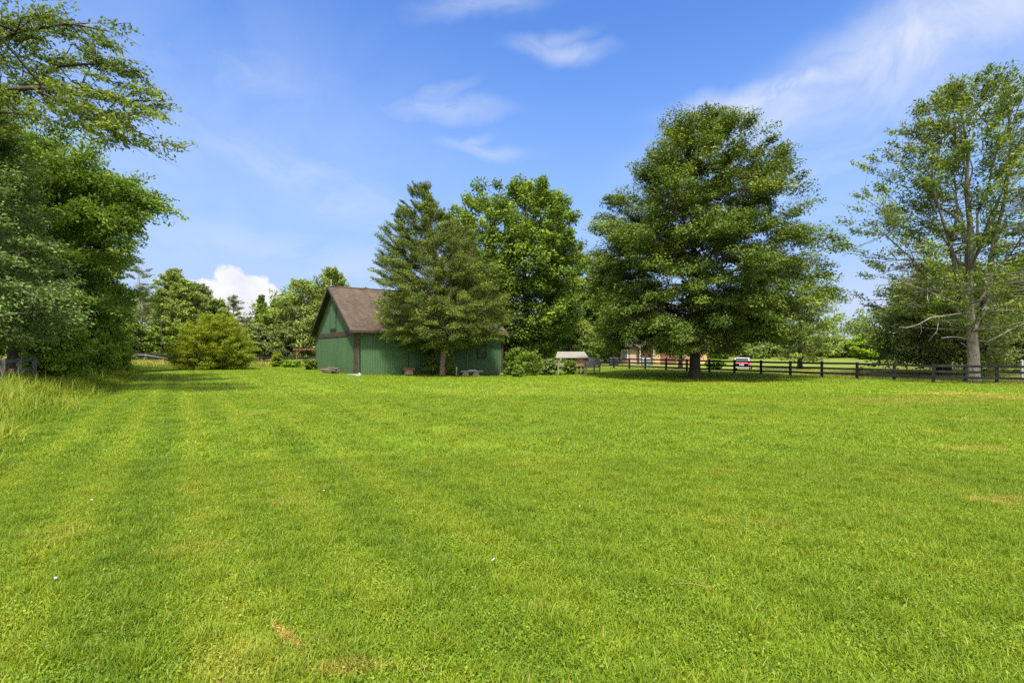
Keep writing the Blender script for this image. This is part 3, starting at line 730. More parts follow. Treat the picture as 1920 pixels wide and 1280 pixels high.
hang = [([al(-190, 300), al(-100, 230, -.3), al(0, 170, -.5), al(80, 165, -.6), al(150, 180, -.6), al(230, 190, -.6), al(310, 190, -.5)], .15, .02),
        ([al(-190, 340), al(-60, 250, .3), al(40, 165, .5), al(110, 125, .6), al(180, 120, .6), al(260, 140, .6)], .14, .02),
        ([al(-190, 240), al(-80, 120, 0), al(30, 60, 0), (al(130, 45, 0)), al(205, 60, 0)], .14, .02),
        ([al(60, 165, -.6), al(130, 200, -1), al(200, 230, -1.2), al(295, 260, -1.3)], .06, .012),
        ([al(-190, 360), al(-60, 260, -.6), al(0, 210, -.9), al(30, 214, -1), al(66, 216, -1)], .12, .03),
        ([al(100, 170, -.5), al(150, 215, -.9), al(190, 240, -1), al(230, 262, -1)], .05, .01)]
make_tree('overhanging_oak', 'tall oak at the left edge whose thin limbs reach out against the sky', 'tree', (xt, yt),
          pprof([(420, -330, -120), (330, -360, -110), (285, -380, -80), (262, -390, -60), (230, -395, -30), (190, -400, 40), (140, -400, 110), (90, -395, 165), (40, -390, 160), (0, -380, 140), (-80, -340, 80), (-160, -280, -20)], yt, -190, .62),
          L_ASH, BARK_DARK, 52, n_clump=200, clump=(.4, .7), elong=1.6, flat=.38, el=(-20, 30), n_leaf=75, leaf=.15, aspect=.5, trunk_r=.4, n_limb=12, inner=.35, shell_pow=.9, lobes=.04, extra_stems=hang, on_stems=4.5, twigs=2, up=.5, rnd=.8, leaf_shell=1.6)
make_tree('white_oak', 'grey green leafy tree at the far left, nearest of the woods', 'tree', (X(-60, 20.5), 20.5),
          pprof([(640, -200, 70), (600, -230, 120), (560, -240, 125), (520, -245, 128), (470, -250, 75), (420, -245, 72), (370, -235, 62), (320, -220, 62), (270, -190, 40), (225, -130, 0)], 20.5, -60, .6),
          L_PALE, BARK_GREY, 53, n_clump=420, clump=(.5, .9), elong=1.3, flat=.45, el=(-20, 35), n_leaf=150, leaf=.14, aspect=.5, trunk_r=.3, n_limb=22, inner=.5, lobes=.08, up=.7)
make_tree('woodland_tree', 'green tree in the left woods just behind the leafy corner of the lawn', 'tree', (X(165, 41), 41),
          pprof([(690, 110, 235), (640, 80, 242), (580, 75, 240), (520, 80, 236), (460, 90, 228), (400, 110, 228), (350, 135, 200), (325, 150, 180)], 41, 165, .3),
          L_MAPLE, BARK_DARK, 54, n_clump=330, clump=(.7, 1.1), elong=1.2, flat=.55, n_leaf=140, leaf=.24, aspect=.6, trunk_r=.3, n_limb=18, inner=.5)
make_tree('woodland_tree', 'dark tree behind the broad one in the left woods', 'tree', (X(60, 44), 44),
          pprof([(680, -40, 160), (600, -80, 190), (500, -90, 200), (400, -70, 190), (320, -20, 150), (280, 30, 100)], 44, 60, .3),
          L_DARK, BARK_DARK, 55, n_clump=300, clump=(1., 1.5), n_leaf=130, leaf=.32, aspect=.6, trunk_r=.35, n_limb=16, inner=.4)
for k, (px_, y_, hgt, rad_, lab, lm) in enumerate((
        (205, 40, 5.0, 1.8, 'leafy shrub at the end of the woods nearest the rear fence', L_SHRUB), (165, 31, 4.4, 1.7, 'bright green shrub below the broad dark tree in the woods', L_SHRUB),
        (118, 26, 3.3, 1.4, 'low leafy shrub at the back of the unmown grass bank', L_SHRUB), (92, 25, 3.0, 1.2, 'leafy shrub standing where the grey rail disappears on the left', L_SHRUB),
        (196, 48, 5.0, 1.8, 'tall rounded shrub where the woods meet the rear fence', L_SHRUB), (192, 36.5, 1.7, 1.2, 'knee-high arching shrub on the lawn edge below the woods', L_SHRUB))):
    make_tree('shrub', lab, 'shrub', (X(px_, y_), y_), [(.1, rad_ * .8, rad_ * .8), (hgt * .35, rad_, rad_), (hgt * .7, rad_ * .85, rad_ * .85), (hgt, rad_ * .25, rad_ * .25)], lm, BARK_DARK, 60 + k,
              n_clump=150, clump=(.34, .58), elong=1.2, flat=.6, el=(-10, 60), n_leaf=110, leaf=.14, aspect=.6, trunk_r=.04, n_limb=10, stems=1, inner=.5)

# --- bright round bush on the lawn
yb = 49.5
make_tree('willow_bush', 'large bright yellow green dome-shaped bush standing alone on the back lawn', 'bush', (X(403, yb), yb),
          [(.1, 3.2, 3.2), (.9, 3.95, 3.95), (1.8, 4.0, 3.95), (2.8, 3.6, 3.65), (3.8, 2.9, 3.0), (4.7, 1.9, 2.1), (5.4, .6, .8)], L_BUSH, BARK_DARK, 71, n_clump=760, clump=(.34, .6), elong=1.7, flat=.5, el=(0, 65),
          n_leaf=110, leaf=.17, aspect=.28, trunk_r=.07, n_limb=22, stems=1, inner=.35, shell_pow=1.3, lobes=.08, along=1.2, up=.5, tip_light=.4)

# --- trees behind the lawn
def bgtree(name, label, px_, y_, top, rpx, kind, seed, low=.12, cat='tree', group=None, shape=None, dens=1.):
    hgt = Z(top, y_) - tz(X(px_, y_), y_); r = rpx / F * y_
    shp = shape or [(low, .55), (low + .15, .9), (.45, 1.), (.65, .92), (.82, .68), (.93, .4), (1., .12)]
    lm = {'f': L_FAR, 'd': L_FARD, 'm': L_MAPLE, 'l': L_LIME, 'p': L_PINE}[kind]
    cr = max(.55, r * .24)
    nC = int(np.clip(52 * (hgt * r) / (cr * cr * 9), 60, 380) * dens)
    return make_tree(name, label, cat, (X(px_, y_), y_), [(a * hgt, r * s, r * s) for a, s in shp], lm, BARK_GREY if kind in 'fl' else BARK_DARK, seed, group, n_clump=nC, clump=(cr * .75, cr * 1.2), elong=1.15, flat=.55,
                     el=(-5, 55), n_leaf=75, leaf=.0040 * y_, aspect=.6, trunk_r=.012 * hgt + .05, n_limb=12, inner=.4, lobes=.14, sides=5)
def pine(label, px_, y_, top, rpx, seed, low=.55, kind='p'):
    hgt = Z(top, y_) - tz(X(px_, y_), y_); r = rpx / F * y_
    return make_tree('pine_tree', label, 'tree', (X(px_, y_), y_), [(low * hgt, r * .45, r * .4), ((low + .15) * hgt, r * .8, r * .7), (.8 * hgt, r, r), (.92 * hgt, r * .8, r * .9), (hgt, r * .25, r * .2)],
                     L_PINE, BARK_GREY, seed, n_clump=46, clump=(.5, 1.0), elong=1.3, flat=.38, el=(0, 25), n_leaf=90, leaf=.34, aspect=.22, trunk_r=.2, n_limb=14, inner=.3, shell_pow=.8, lobes=.3, rnd=.9, up=.5, along=1., trunk_top=.97, sides=5)
pine('tall bare-stemmed pine with a flat tuft of needles, beside the left woods', 264, 84, 484, 33, 81, .42)
pine('shorter thin pine just right of the tall bare-stemmed one', 274, 95, 548, 18, 82, .5)
bgtree('poplar_tree', 'tall loose light green tree behind the dome-shaped bush', 325, 90, 500, 46, 'f', 83, .2, dens=.8)
bgtree('background_tree', 'light green tree just right of the loose tall tree behind the bush', 350, 86, 522, 40, 'f', 121, .15, dens=.8)
bgtree('background_tree', 'mid green tree rising behind the top of the dome-shaped bush', 408, 88, 558, 36, 'f', 122, .1, dens=.8)
bgtree('background_tree', 'olive green tree between the loose tall tree and the white cloud', 372, 94, 530, 46, 'd', 84, .2, dens=.8)
pine('brown green pine standing below the white cloud', 437, 92, 551, 26, 85, .4)
pine('ragged low pine right of the pine below the cloud', 462, 90, 592, 26, 86, .35)
bgtree('ivy_covered_snag', 'slim vine-covered tree with a bare tip, right of the white cloud', 487, 86, 552, 17, 'm', 87, .1, shape=[(.1, .9), (.4, .8), (.7, .55), (.9, .5), (1, .15)])
bgtree('background_tree', 'bushy green tree between the vine-covered one and the trees by the barn', 522, 84, 560, 40, 'm', 88)
bgtree('background_tree', 'broad light green tree left of the barn roof peak', 566, 80, 520, 62, 'f', 89, .05)
bgtree('background_tree', 'light green tree whose twin top rises behind the barn peak', 620, 82, 500, 50, 'f', 90, .05)
bgtree('background_tree', 'small tree top showing just above the barn roof ridge', 685, 84, 538, 22, 'f', 91)
bgtree('background_tree', 'low green tree behind the left side of the dome-shaped bush', 300, 82, 610, 36, 'm', 92, .03)
bgtree('background_tree', 'dark low tree behind the rear fence next to the woods', 245, 80, 596, 34, 'd', 93, .03)
bgtree('background_tree', 'dark low tree behind the right side of the dome-shaped bush', 480, 80, 605, 38, 'd', 94, .03)
bgtree('background_tree', 'dark green low tree behind the wooden arbor', 545, 77, 598, 40, 'd', 95, .03)
bgtree('background_tree', 'mid green low tree hidden behind the dome-shaped bush', 400, 84, 590, 48, 'f', 96, .03)
bgtree('background_tree', 'small rounded tree behind the barn at the rear fence', 655, 80, 560, 40, 'f', 97, .03)
bgtree('background_tree', 'green tree between the maple and the large oak', 1090, 74, 474, 52, 'm', 98, .05)
bgtree('background_tree', 'green tree peeking out left of the large oak', 1135, 72, 505, 46, 'm', 99, .06)
bgtree('background_tree', 'bright green low tree above the coop', 1080, 60, 598, 46, 'f', 100, .12)
bgtree('background_tree', 'mid green tree behind the oak, left of the brick house', 1160, 86, 560, 60, 'f', 101, .12)
bgtree('background_tree', 'dark tree behind the barn between cedar and maple', 900, 66, 470, 60, 'd', 102, .05)
# layered conifer behind the oak
make_tree('layered_conifer', 'layered conifer with thin spreading boughs behind the right side of the oak', 'tree', (X(1500, 58), 58),
          pprof([(668, 1440, 1545), (645, 1428, 1566), (610, 1430, 1577), (560, 1436, 1572), (520, 1445, 1556), (490, 1460, 1540), (470, 1490, 1512)], 58, 1500), L_FAR, BARK_DARK, 103, n_clump=200, clump=(.5, .9), elong=2., flat=.28, el=(5, 30), n_leaf=80, leaf=.26, aspect=.4,
          trunk_r=.25, n_limb=26, inner=.35, lobes=.1)
for k, (px_, y_, top, rp, kd, lab) in enumerate((
        (1350, 100, 630, 40, 'm', 'green tree behind the parked car'), (1425, 105, 632, 42, 'f', 'pale green tree right of the parked car, beyond the pasture'),
        (1500, 112, 634, 40, 'd', 'dull green tree at the back of the pasture below the conifer'), (1545, 112, 628, 34, 'f', 'pale low tree at the back of the pasture right of the conifer'),
        (1590, 115, 634, 30, 'd', 'grey green tree in the gap at the back of the pasture'), (1625, 96, 624, 34, 'l', 'bright lime green tree at the back of the pasture'),
        (1660, 100, 628, 36, 'd', 'dark low tree left of the spreading one at the back of the pasture'), (1720, 90, 620, 50, 'f', 'green tree seen below the boughs of the spreading tree'),
        (1290, 110, 610, 50, 'f', 'green tree beyond the roof of the brick house'), (1880, 80, 600, 60, 'm', 'green tree far behind the fence corner on the right'), (1830, 95, 620, 50, 'd', 'dark tree far behind the pale ash trunk'))):
    bgtree('background_tree', lab, px_, y_, top, rp, kd, 110 + k, .02)
# distant woods closing the view
def far_woods(name, label, pts, n, hgt, seed):
    r = np.random.default_rng(seed); P = np.array(pts, float); s = r.random(n) * (len(P) - 1); i = s.astype(int); f = (s - i)[:, None]
    c = P[i] * (1 - f) + P[np.minimum(i + 1, len(P) - 1)] * f + r.normal(0, 4, (n, 2))
    top = hgt * (.75 + .25 * np.sin(s * 9 + seed)) ; z = top * r.random(n) ** .8
    C = np.column_stack([c, z + terrain(c[:, 0], c[:, 1])]); m_ = n; e1 = unit(np.column_stack([r.normal(0, 1, (m_, 2)), np.full(m_, .4)])); e2 = unit(np.cross(e1, [0, 0, 1.])); e3 = np.cross(e1, e2)
    sz = r.uniform(1.2, 2.4, m_)
    V_, Q_, T_ = leaves(C, e1, e2, e3, sz * 1.1, sz, sz * .6, 55, .55, .6, r)
    return tag(mesh_np(name, V_, Q_, L_FAR, None, T_), label, 'woods', kind='stuff')
far_woods('treeline', 'distant line of woods beyond the pasture and the house', [(-10, 118), (40, 128), (80, 125), (130, 118), (190, 100)], 1400, 11, 3)
far_woods('treeline', 'distant woods behind the rear fence and the barn', [(-120, 92), (-80, 104), (-40, 112), (0, 118)], 1300, 13, 4)

# ------------------------------------------------------------------ shrubs round the barn and the coop
def small_shrub(label, px_, y_, w_, h_, lm, seed, leaf=.10, name='shrub', cat='shrub', n=70):
    return make_tree(name, label, cat, (X(px_, y_), y_), [(.05, w_ * .7, w_ * .7), (h_ * .4, w_, w_), (h_ * .75, w_ * .75, w_ * .75), (h_, w_ * .2, w_ * .2)], lm, BARK_DARK, seed, n_clump=n, clump=(w_ * .2, w_ * .32), elong=1.2, flat=.65,
                     el=(-5, 65), n_leaf=60, leaf=leaf, aspect=.6, trunk_r=.02, n_limb=8, stems=1, inner=.4)
small_shrub('small rounded green shrub on the lawn right of the barn corner', 972, 37.5, .55, .95, L_MAPLE, 201)
small_shrub('leafy bush behind the small rounded shrub at the barn corner', 992, 43, 1.3, 2.3, L_MAPLE, 202, .14)
small_shrub('dark overgrown bush at the right end wall of the barn', 965, 46.5, 1.2, 2.6, L_DARK, 203, .16)
small_shrub('dark green vine clump at the foot of the cedar trunk', 846, 39.9, .55, 1.5, L_DARK, 204, .10)
small_shrub('dark leafy bush against the barn wall left of the cedar trunk', 808, 41.2, .8, 2.4, L_DARK, 205, .12)
small_shrub('grey green wispy clump left of the coop', 1030, 44.5, .75, 1.5, L_PALE, 206, .16, 'tall_weed', 'weed')
small_shrub('green vine bush climbing the front of the coop', 1068, 43.2, .62, 1.35, L_MAPLE, 207, .12)
small_shrub('low bush between the maple and the coop', 1012, 47, 1.2, 1.5, L_MAPLE, 208, .14)
small_shrub('weedy green plant at the left rear corner of the barn', 583, 50, .8, 1.1, L_MAPLE, 209, .14)
small_shrub('low leafy weed in the rough strip right of the dome-shaped bush', 520, 57, .9, 1.6, L_BUSH, 210, .16)
small_shrub('low weed beside the wooden arbor', 548, 55, 1.1, .9, L_LIME, 211, .16)
small_shrub('rusty yellow weed growing at a fence post left of the ash', 1614, 36.2, .22, .75, leaf_mat('rusty_weed_leaves', (.16, .12, .02), (.24, .17, .03), (.32, .20, .05), .3), 212, .07, 'weed', 'weed', 30)
small_shrub('dark round bush below the window end of the far house', 1340, 64, 1.2, 1.3, L_DARK, 213, .2)

# ------------------------------------------------------------------ barn
def siding_mat(name, c0, c1, pitch=.2):
    m, nt, b = new_mat(name)
    tc = nt.new('ShaderNodeTexCoord').outputs['Object']; s = nt.new('ShaderNodeSeparateXYZ'); nt.l.new(tc, s.inputs[0])
    q = nt.math('ADD', s.outputs[0], s.outputs[1])
    fr = nt.math('FRACT', nt.math('DIVIDE', q, pitch))
    d = nt.math('ABSOLUTE', nt.math('SUBTRACT', fr, .5)); gr = nt.mrange(d, .42, .47)
    pan = nt.math('FLOOR', nt.math('DIVIDE', q, 1.22)); wn = nt.new('ShaderNodeTexWhiteNoise', noise_dimensions='1D'); nt.l.new(pan, wn.inputs['W'])
    n1 = nt.noise(nt.mapping(tc, sc=(6, 6, .35)), 1.5, 6, .6); n2 = nt.noise(tc, .5, 4)
    f = nt.math('ADD', nt.math('MULTIPLY', n1, .6), nt.math('ADD', nt.math('MULTIPLY', n2, .35), nt.math('MULTIPLY', wn.outputs[0], .12)))
    col = nt.ramp(f, [(.3, c0), (.75, c1)])
    stain = nt.math('MULTIPLY', nt.mrange(s.outputs[2], .7, 0), nt.mrange(nt.noise(tc, 2.2, 5), .35, .65))
    col = nt.mix(nt.math('MULTIPLY', stain, .45), col, (.055, .06, .03, 1))
    col = nt.mix(gr, col, nt.mix(1., col, (.62, .62, .62, 1), 'MULTIPLY'))
    nt.put(b.inputs['Base Color'], col); b.inputs['Roughness'].default_value = .65; b.inputs['Specular IOR Level'].default_value = .25
    bp = nt.new('ShaderNodeBump'); bp.inputs['Strength'].default_value = .8; bp.inputs['Distance'].default_value = .012; bp.invert = True
    nt.put(bp.inputs['Height'], gr); nt.l.new(bp.outputs[0], b.inputs['Normal'])
    return m
GREEN = siding_mat('green_siding', (.045, .094, .040), (.066, .130, .056))
TRIM = mat_noise('brown_trim', (.035, .02, .014), (.075, .042, .03), 4, .6, .1, (1, 1, 4))
DARK = mat_noise('dark_brown_trim', (.018, .013, .010), (.035, .026, .02), 4, .7)
m, nt, b = new_mat('brown_shingles'); SHINGLE = m
tc = nt.new('ShaderNodeTexCoord').outputs['Object']
s = nt.new('ShaderNodeSeparateXYZ'); nt.l.new(tc, s.inputs[0]); cb = nt.new('ShaderNodeCombineXYZ')
nt.l.new(s.outputs[0], cb.inputs[0]); nt.l.new(nt.math('MULTIPLY', s.outputs[1], 1.17), cb.inputs[1])
br = nt.new('ShaderNodeTexBrick'); nt.l.new(cb.outputs[0], br.inputs['Vector']); br.inputs['Scale'].default_value = 1
br.inputs['Brick Width'].default_value = .32; br.inputs['Row Height'].default_value = .2; br.inputs['Mortar Size'].default_value = .022; br.inputs['Mortar Smooth'].default_value = .3
br.inputs['Color1'].default_value = (.056, .041, .030, 1); br.inputs['Color2'].default_value = (.088, .064, .047, 1); br.inputs['Mortar'].default_value = (.022, .017, .013, 1); br.inputs['Bias'].default_value = -.1
wx = nt.mix(nt.math('MULTIPLY', nt.mrange(nt.noise(nt.mapping(tc, sc=(.5, .12, .12)), 3.5, 6, .65), .42, .7), .6), br.outputs['Color'], (.105, .075, .055, 1))
wx = nt.mix(nt.math('MULTIPLY', nt.mrange(nt.noise(tc, .7, 5), .5, .75), .5), wx, (.034, .028, .023, 1))
# flaked pale streak at one seam
se = nt.math('ABSOLUTE', nt.math('ADD', nt.math('SUBTRACT', s.outputs[0], 2.55), nt.math('MULTIPLY', nt.math('SUBTRACT', nt.noise(tc, 3, 4), .5), .35)))
stk = nt.math('MULTIPLY', nt.mrange(se, .10, .03), nt.math('MULTIPLY', nt.mrange(nt.noise(tc, 2.6, 4), .45, .6), nt.mrange(s.outputs[1], 3.4, 2.6)))
wx = nt.mix(stk, wx, (.30, .25, .10, 1))
nt.put(b.inputs['Base Color'], wx); b.inputs['Roughness'].default_value = .9; b.inputs['Specular IOR Level'].default_value = .15
bp = nt.new('ShaderNodeBump'); bp.inputs['Strength'].default_value = .5; bp.inputs['Distance'].default_value = .02; nt.put(bp.inputs['Height'], br.outputs['Fac']); bp.invert = True; nt.l.new(bp.outputs[0], b.inputs['Normal'])

BANG = math.atan2(DU[1], DU[0])
barn = empty('green_barn', (BC[0], BC[1], 0), BANG, 'green barn with vertical siding, brown trim and a steep brown shingle roof', 'barn')
EV, RG = 3.42, 7.22                     # eave and ridge heights
w = MB()
w.poly([(0, 0, -.6), (0, BW, -.6), (0, BW, EV), (0, BW / 2, RG - .12), (0, 0, EV)], 0, BL, (1, 0, 0)); w.build('wall', GREEN, barn)
sl_ = (RG - EV) / (BW / 2); OE, OR_ = .40, .42; th_ = .14
rf = MB()
for sg in (0, 1):
    def yy(v): return v if sg == 0 else BW - v
    e = (yy(-OE), EV - OE * sl_ + .10); r_ = (yy(BW / 2), RG + .10)
    pr = [(0, e[0], e[1]), (0, r_[0], r_[1]), (0, r_[0], r_[1] + th_), (0, e[0], e[1] + th_)]
    if sg: pr = pr[::-1]
    rf.poly(pr, -OR_, BL + OR_, (1, 0, 0))
roof = rf.build('roof', SHINGLE, barn)
rc = MB(); rc.poly([(0, BW/2 - .16, RG + .10 + th_ - .03), (0, BW/2 + .16, RG + .10 + th_ - .03), (0, BW/2, RG + .10 + th_ + .05)], -OR_ - .01, BL + OR_ + .01, (1, 0, 0)); rc.build('ridge_cap', SHINGLE, roof)
for a0 in (-OR_ - .045, BL + OR_ + .005):
    fs = MB()
    for sg in (0, 1):
        e = (-OE - .02, EV - OE * sl_ - .06); r_ = (BW / 2, RG - .04)
        pr = [(0, e[0], e[1]), (0, r_[0], r_[1]), (0, r_[0], r_[1] + .24), (0, e[0], e[1] + .24)]
        if sg: pr = [(0, BW - q[1], q[2]) for q in pr][::-1]
        fs.poly(pr, a0, a0 + .04, (1, 0, 0))
    fs.build('fascia', DARK, barn)
# soffit returns below the rake
sf = MB()
for sg in (0, 1):
    e = (-OE, EV - OE * sl_ + .05); r_ = (BW / 2, RG + .05)
    pr = [(0, e[0], e[1]), (0, r_[0], r_[1]), (0, r_[0], r_[1] + .035), (0, e[0], e[1] + .035)]
    if sg: pr = [(0, BW - q[1], q[2]) for q in pr][::-1]
    sf.poly(pr, -OR_ + .005, -.004, (1, 0, 0))
sf.build('soffit', DARK, barn)
tb = MB(); tb.box(-.045, -.003, -.02, BW + .02, EV - .38, EV - .02); tb.build('band_board', TRIM, barn)
for (x0, x1, y0, y1) in ((-.05, -.004, -.05, .17), (BL - .14, BL + .05, -.05, -.004), (-.045, -.004, BW - .13, BW + .05)):
    MB().box(x0, x1, y0, y1, -.5, EV - (.385 if x0 < 0 else .1)).build('corner_board', TRIM, barn)
MB().box(.02, .22, -.05, -.004, -.5, EV - .1).build('corner_board', TRIM, barn)
# gutter and downspout on the long wall
gt = MB(); gz_ = EV - OE * sl_ + .06
gt.box(-OR_, BL + OR_, -OE - .13, -OE - .01, gz_ - .02, gz_ + .11); gut = gt.build('gutter', TRIM, barn)
ds = MB(); ds.tube([(.42, -OE - .07, gz_ - .02), (.42, -OE - .05, gz_ - .18), (.33, -.1, gz_ - .5), (.33, -.1, .25), (.33, -.1, .12)], .045, 8); ds.build('downspout', TRIM, barn, True)
MB().tube([(.33, -.1, .16), (.33, -.12, .06), (.33, -.42, .0)], .06, 8).build('spout_elbow', mat_noise('pale_plastic', (.5, .52, .5), (.65, .66, .62), 5, .5), barn, True)
# loft door in the gable
lc, lw, l0, l1 = BW * .49, .98, 3.78, 6.02
top_l = RG - abs(0) - .9
ld = MB().box(-.03, -.003, lc - lw, lc + lw, l0, min(l1, RG - lw * sl_ - .25)).build('loft_door', GREEN, barn)
lt = min(l1, RG - lw * sl_ - .25)
fr = MB()
for (y0, y1, z0, z1) in ((lc - lw - .09, lc - lw, l0 - .02, lt + .02), (lc + lw, lc + lw + .09, l0 - .02, lt + .02), (lc - lw, lc + lw, lt, lt + .08), (lc - lw - .09, lc + lw + .09, l0 - .2, l0 - .02)):
    fr.box(-.05, -.003, y0, y1, z0, z1)
fr.build('frame', DARK, ld)
# small window near the right end
x0, x1, z0, z1 = 10.75, 11.5, 1.28, 2.35
wf = MB()
for (a, b_, c, d) in ((x0 - .09, x1 + .09, z0 - .1, z0), (x0 - .09, x1 + .09, z1, z1 + .09), (x0 - .09, x0, z0, z1), (x1, x1 + .09, z0, z1)): wf.box(a, b_, -.05, -.003, c, d)
wfo = wf.build('window', DARK, barn)
GLASS = mat_noise('dusty_glass', (.03, .05, .04), (.06, .09, .07), 3, .15, 0, spec=.5)
MB().box(x0, x1, -.018, -.002, z0, z1).build('pane', GLASS, wfo)
MB().box(4.30, 4.35, -.02, -.003, -.3, EV - .25).build('joint_cover', DARK, barn)
# rod on the ridge and lamp below the peak
MB().tube([(-.15, BW/2, RG + .2), (-.15, BW/2, RG + .85)], .022, 6).build('lightning_rod', mat_noise('rod_metal', (.45, .45, .45), (.6, .6, .6), 4, .4), barn)
MB().lathe([(0, .02), (.03, .08), (.1, .09), (.15, .05)], (-.2, BW / 2, RG - .45), 10).build('lamp', mat_noise('lamp_white', (.6, .6, .58), (.75, .75, .72), 4, .4), barn, True)

# things along the barn walls
def bpos(a, b_):                        # barn coordinates to world
    p = BC + DU * a + DV * b_; return (p[0], p[1], tz(p[0], p[1]))
GREYWOOD = mat_noise('weathered_grey_wood', (.07, .058, .045), (.18, .15, .12), 5, .9, .5, (1, 8, 8))
p = bpos(-.75, 4.6)
rs_ = random.Random(4)
pile = empty('plank_stack', p, BANG + R(90), 'long low stack of weathered grey planks lying along the gable wall', 'planks')
for k in range(7):
    lv = k // 3; yo_ = (k % 3) * .24 - .24 + rs_.uniform(-.03, .03); ln = rs_.uniform(2.9, 4.0)
    mb = MB(); M_ = Matrix.Translation((rs_.uniform(-.25, .25), yo_, .10 + lv * .13)) @ Matrix.Rotation(R(rs_.uniform(-3, 3)), 4, 'Z')
    mb.box(-ln / 2, ln / 2, -.11, .11, 0, .085, M_); mb.build('plank', GREYWOOD, pile, bevel=.008)
for xx in (-1.25, 1.25): MB().box(xx - .15, xx + .15, -.36, .36, 0, .1).build('bearer', GREYWOOD, pile)
p = bpos(-.25, -.75)
sb = MB(); sb.hexa([(-.28, -.55, 0), (.28, -.55, 0), (.2, .5, 0), (-.2, .5, 0), (-.26, -.5, .06), (.26, -.5, .06), (.18, .48, .12), (-.18, .48, .12)])
sb.box(-.3, -.24, -.5, .48, .05, .14); sb.box(.24, .3, -.5, .48, .05, .14)
o = sb.build('splash_block', mat_noise('pale_green_concrete', (.17, .22, .19), (.25, .30, .26), 6, .85, .2), bevel=.012); o.location = p; o.rotation_euler = (0, 0, BANG + .35)
tag(o, 'pale splash block below the downspout at the front barn corner', 'splash block')
p = bpos(4.05, -.75)
st = empty('step_bench', p, BANG, 'small step with a rusty brown top on a pale block by the barn wall', 'bench')
MB().box(-.47, .47, -.2, .24, .37, .55).build('seat', mat_noise('rusty_brown_wood', (.16, .07, .035), (.30, .14, .07), 5, .8, .3, (1, 6, 6)), st, bevel=.015)
mb = MB(); mb.hexa([(-.34, -.18, -.05), (.34, -.18, -.05), (.34, .18, -.05), (-.34, .18, -.05), (-.28, -.16, .37), (.28, -.16, .37), (.28, .16, .37), (-.28, .16, .37)]); mb.build('block', mat_noise('pale_block', (.24, .21, .15), (.36, .32, .24), 5, .9, .3), st, bevel=.015)
x_, y_ = X(856, 39.6), 39.6
o = MB().lathe([(-.1, .05), (.62, .05), (.63, .065), (.70, .065), (.71, .03)], (0, 0, 0), 12).build('vent_pipe', mat_noise('white_plastic', (.36, .365, .36), (.48, .48, .465), 4, .45), None, True)
o.location = (x_, y_, tz(x_, y_)); tag(o, 'white upright pipe standing in the lawn beside the cedar', 'pipe')
x_, y_ = X(884, 40.2), 40.2; z_ = tz(x_, y_)
tbn = empty('stone_bench', (x_, y_, z_), R(14), 'low bench with a grey white plank top on stacked pale stones', 'bench')
STONE = mat_noise('tan_stone', (.17, .14, .095), (.30, .25, .18), 5, .9, .4)
for k in range(3):
    MB().box(-.9 + rs_.uniform(-.06, .06), .9 + rs_.uniform(-.06, .06), -.3 + k * .2, -.12 + k * .2, .38, .43).build('plank', mat_noise('bleached_wood', (.22, .215, .21), (.36, .35, .34), 4, .8, .3, (1, 8, 8)), tbn, bevel=.008)
for xx in (-.52, .3):
    for l in range(2):
        mb = MB(); mb.box(xx - .24 + l * .05, xx + .3 - l * .04, -.22, .22, -.05 + l * .2, .16 + l * .2); mb.build('stone', STONE, tbn, bevel=.03)
mb = MB(); mb.tube([(-.35, -.1, .45), (.05, -.05, .49), (.5, .0, .45)], [.03, .045, .03], 7); mb.build('metal_bar', mat_noise('grey_blue_metal', (.25, .28, .36), (.4, .43, .5), 5, .5), tbn, True)
def rock(label, x, y, r, seed, mat):
    g = np.random.default_rng(seed); mb = MB()
    mb.lathe([(-.3 * r, .8 * r), (0, r), (.35 * r, .92 * r), (.65 * r, .6 * r), (.8 * r, .2 * r)], (0, 0, 0), 9)
    mb.v = [tuple(np.array(v) * (1 + g.normal(0, .10, 3))) for v in mb.v]
    o = mb.build('rock', mat, None); o.location = (x, y, tz(x, y)); return tag(o, label, 'rock')
p = bpos(12.9, -.35); rock('pale rounded rock at the right corner of the barn', p[0], p[1], .26, 3, STONE)

# ------------------------------------------------------------------ coop
yk = 44.4; x_ = X(1082, yk); z_ = tz(x_, yk)
coop = empty('chicken_coop', (x_, yk, z_), R(6), 'raised wooden coop with a pale tin roof and a grey boarded annex', 'coop')
TAN = mat_noise('tan_plywood', (.30, .17, .07), (.45, .27, .12), 3, .8, .2, (1, 1, 5))
OLDW = mat_noise('old_brown_wood', (.14, .11, .08), (.26, .21, .16), 5, .9, .4, (6, 6, 1))
TIN = mat_noise('pale_tin', (.16, .15, .12), (.235, .22, .18), 3, .45, .1, (1, 6, 1), spec=.4)
MB().hexa([(-2.1, -1.1, 1.45), (.72, -1.1, 1.45), (.72, 1.2, 1.85), (-1.5, 1.2, 1.85), (-2.1, -1.1, 1.50), (.75, -1.1, 1.50), (.95, 1.2, 1.98), (-1.5, 1.2, 1.98)]).build('roof', TIN, coop)
MB().box(-.35, .42, -.85, .9, .78, 1.44).build('nest_box', TAN, coop)
for (a, b_) in ((-1.85, -.95), (-1.5, 1.0), (-.32, -.9), (.4, -.9), (.4, .9), (-.7, -.95)): MB().box(a - .05, a + .05, b_ - .05, b_ + .05, -.1, 1.45).build('leg', OLDW, coop)
for z0 in (.38, .75): MB().box(-1.8, .45, -.99, -.94, z0, z0 + .1).build('rail', OLDW, coop)
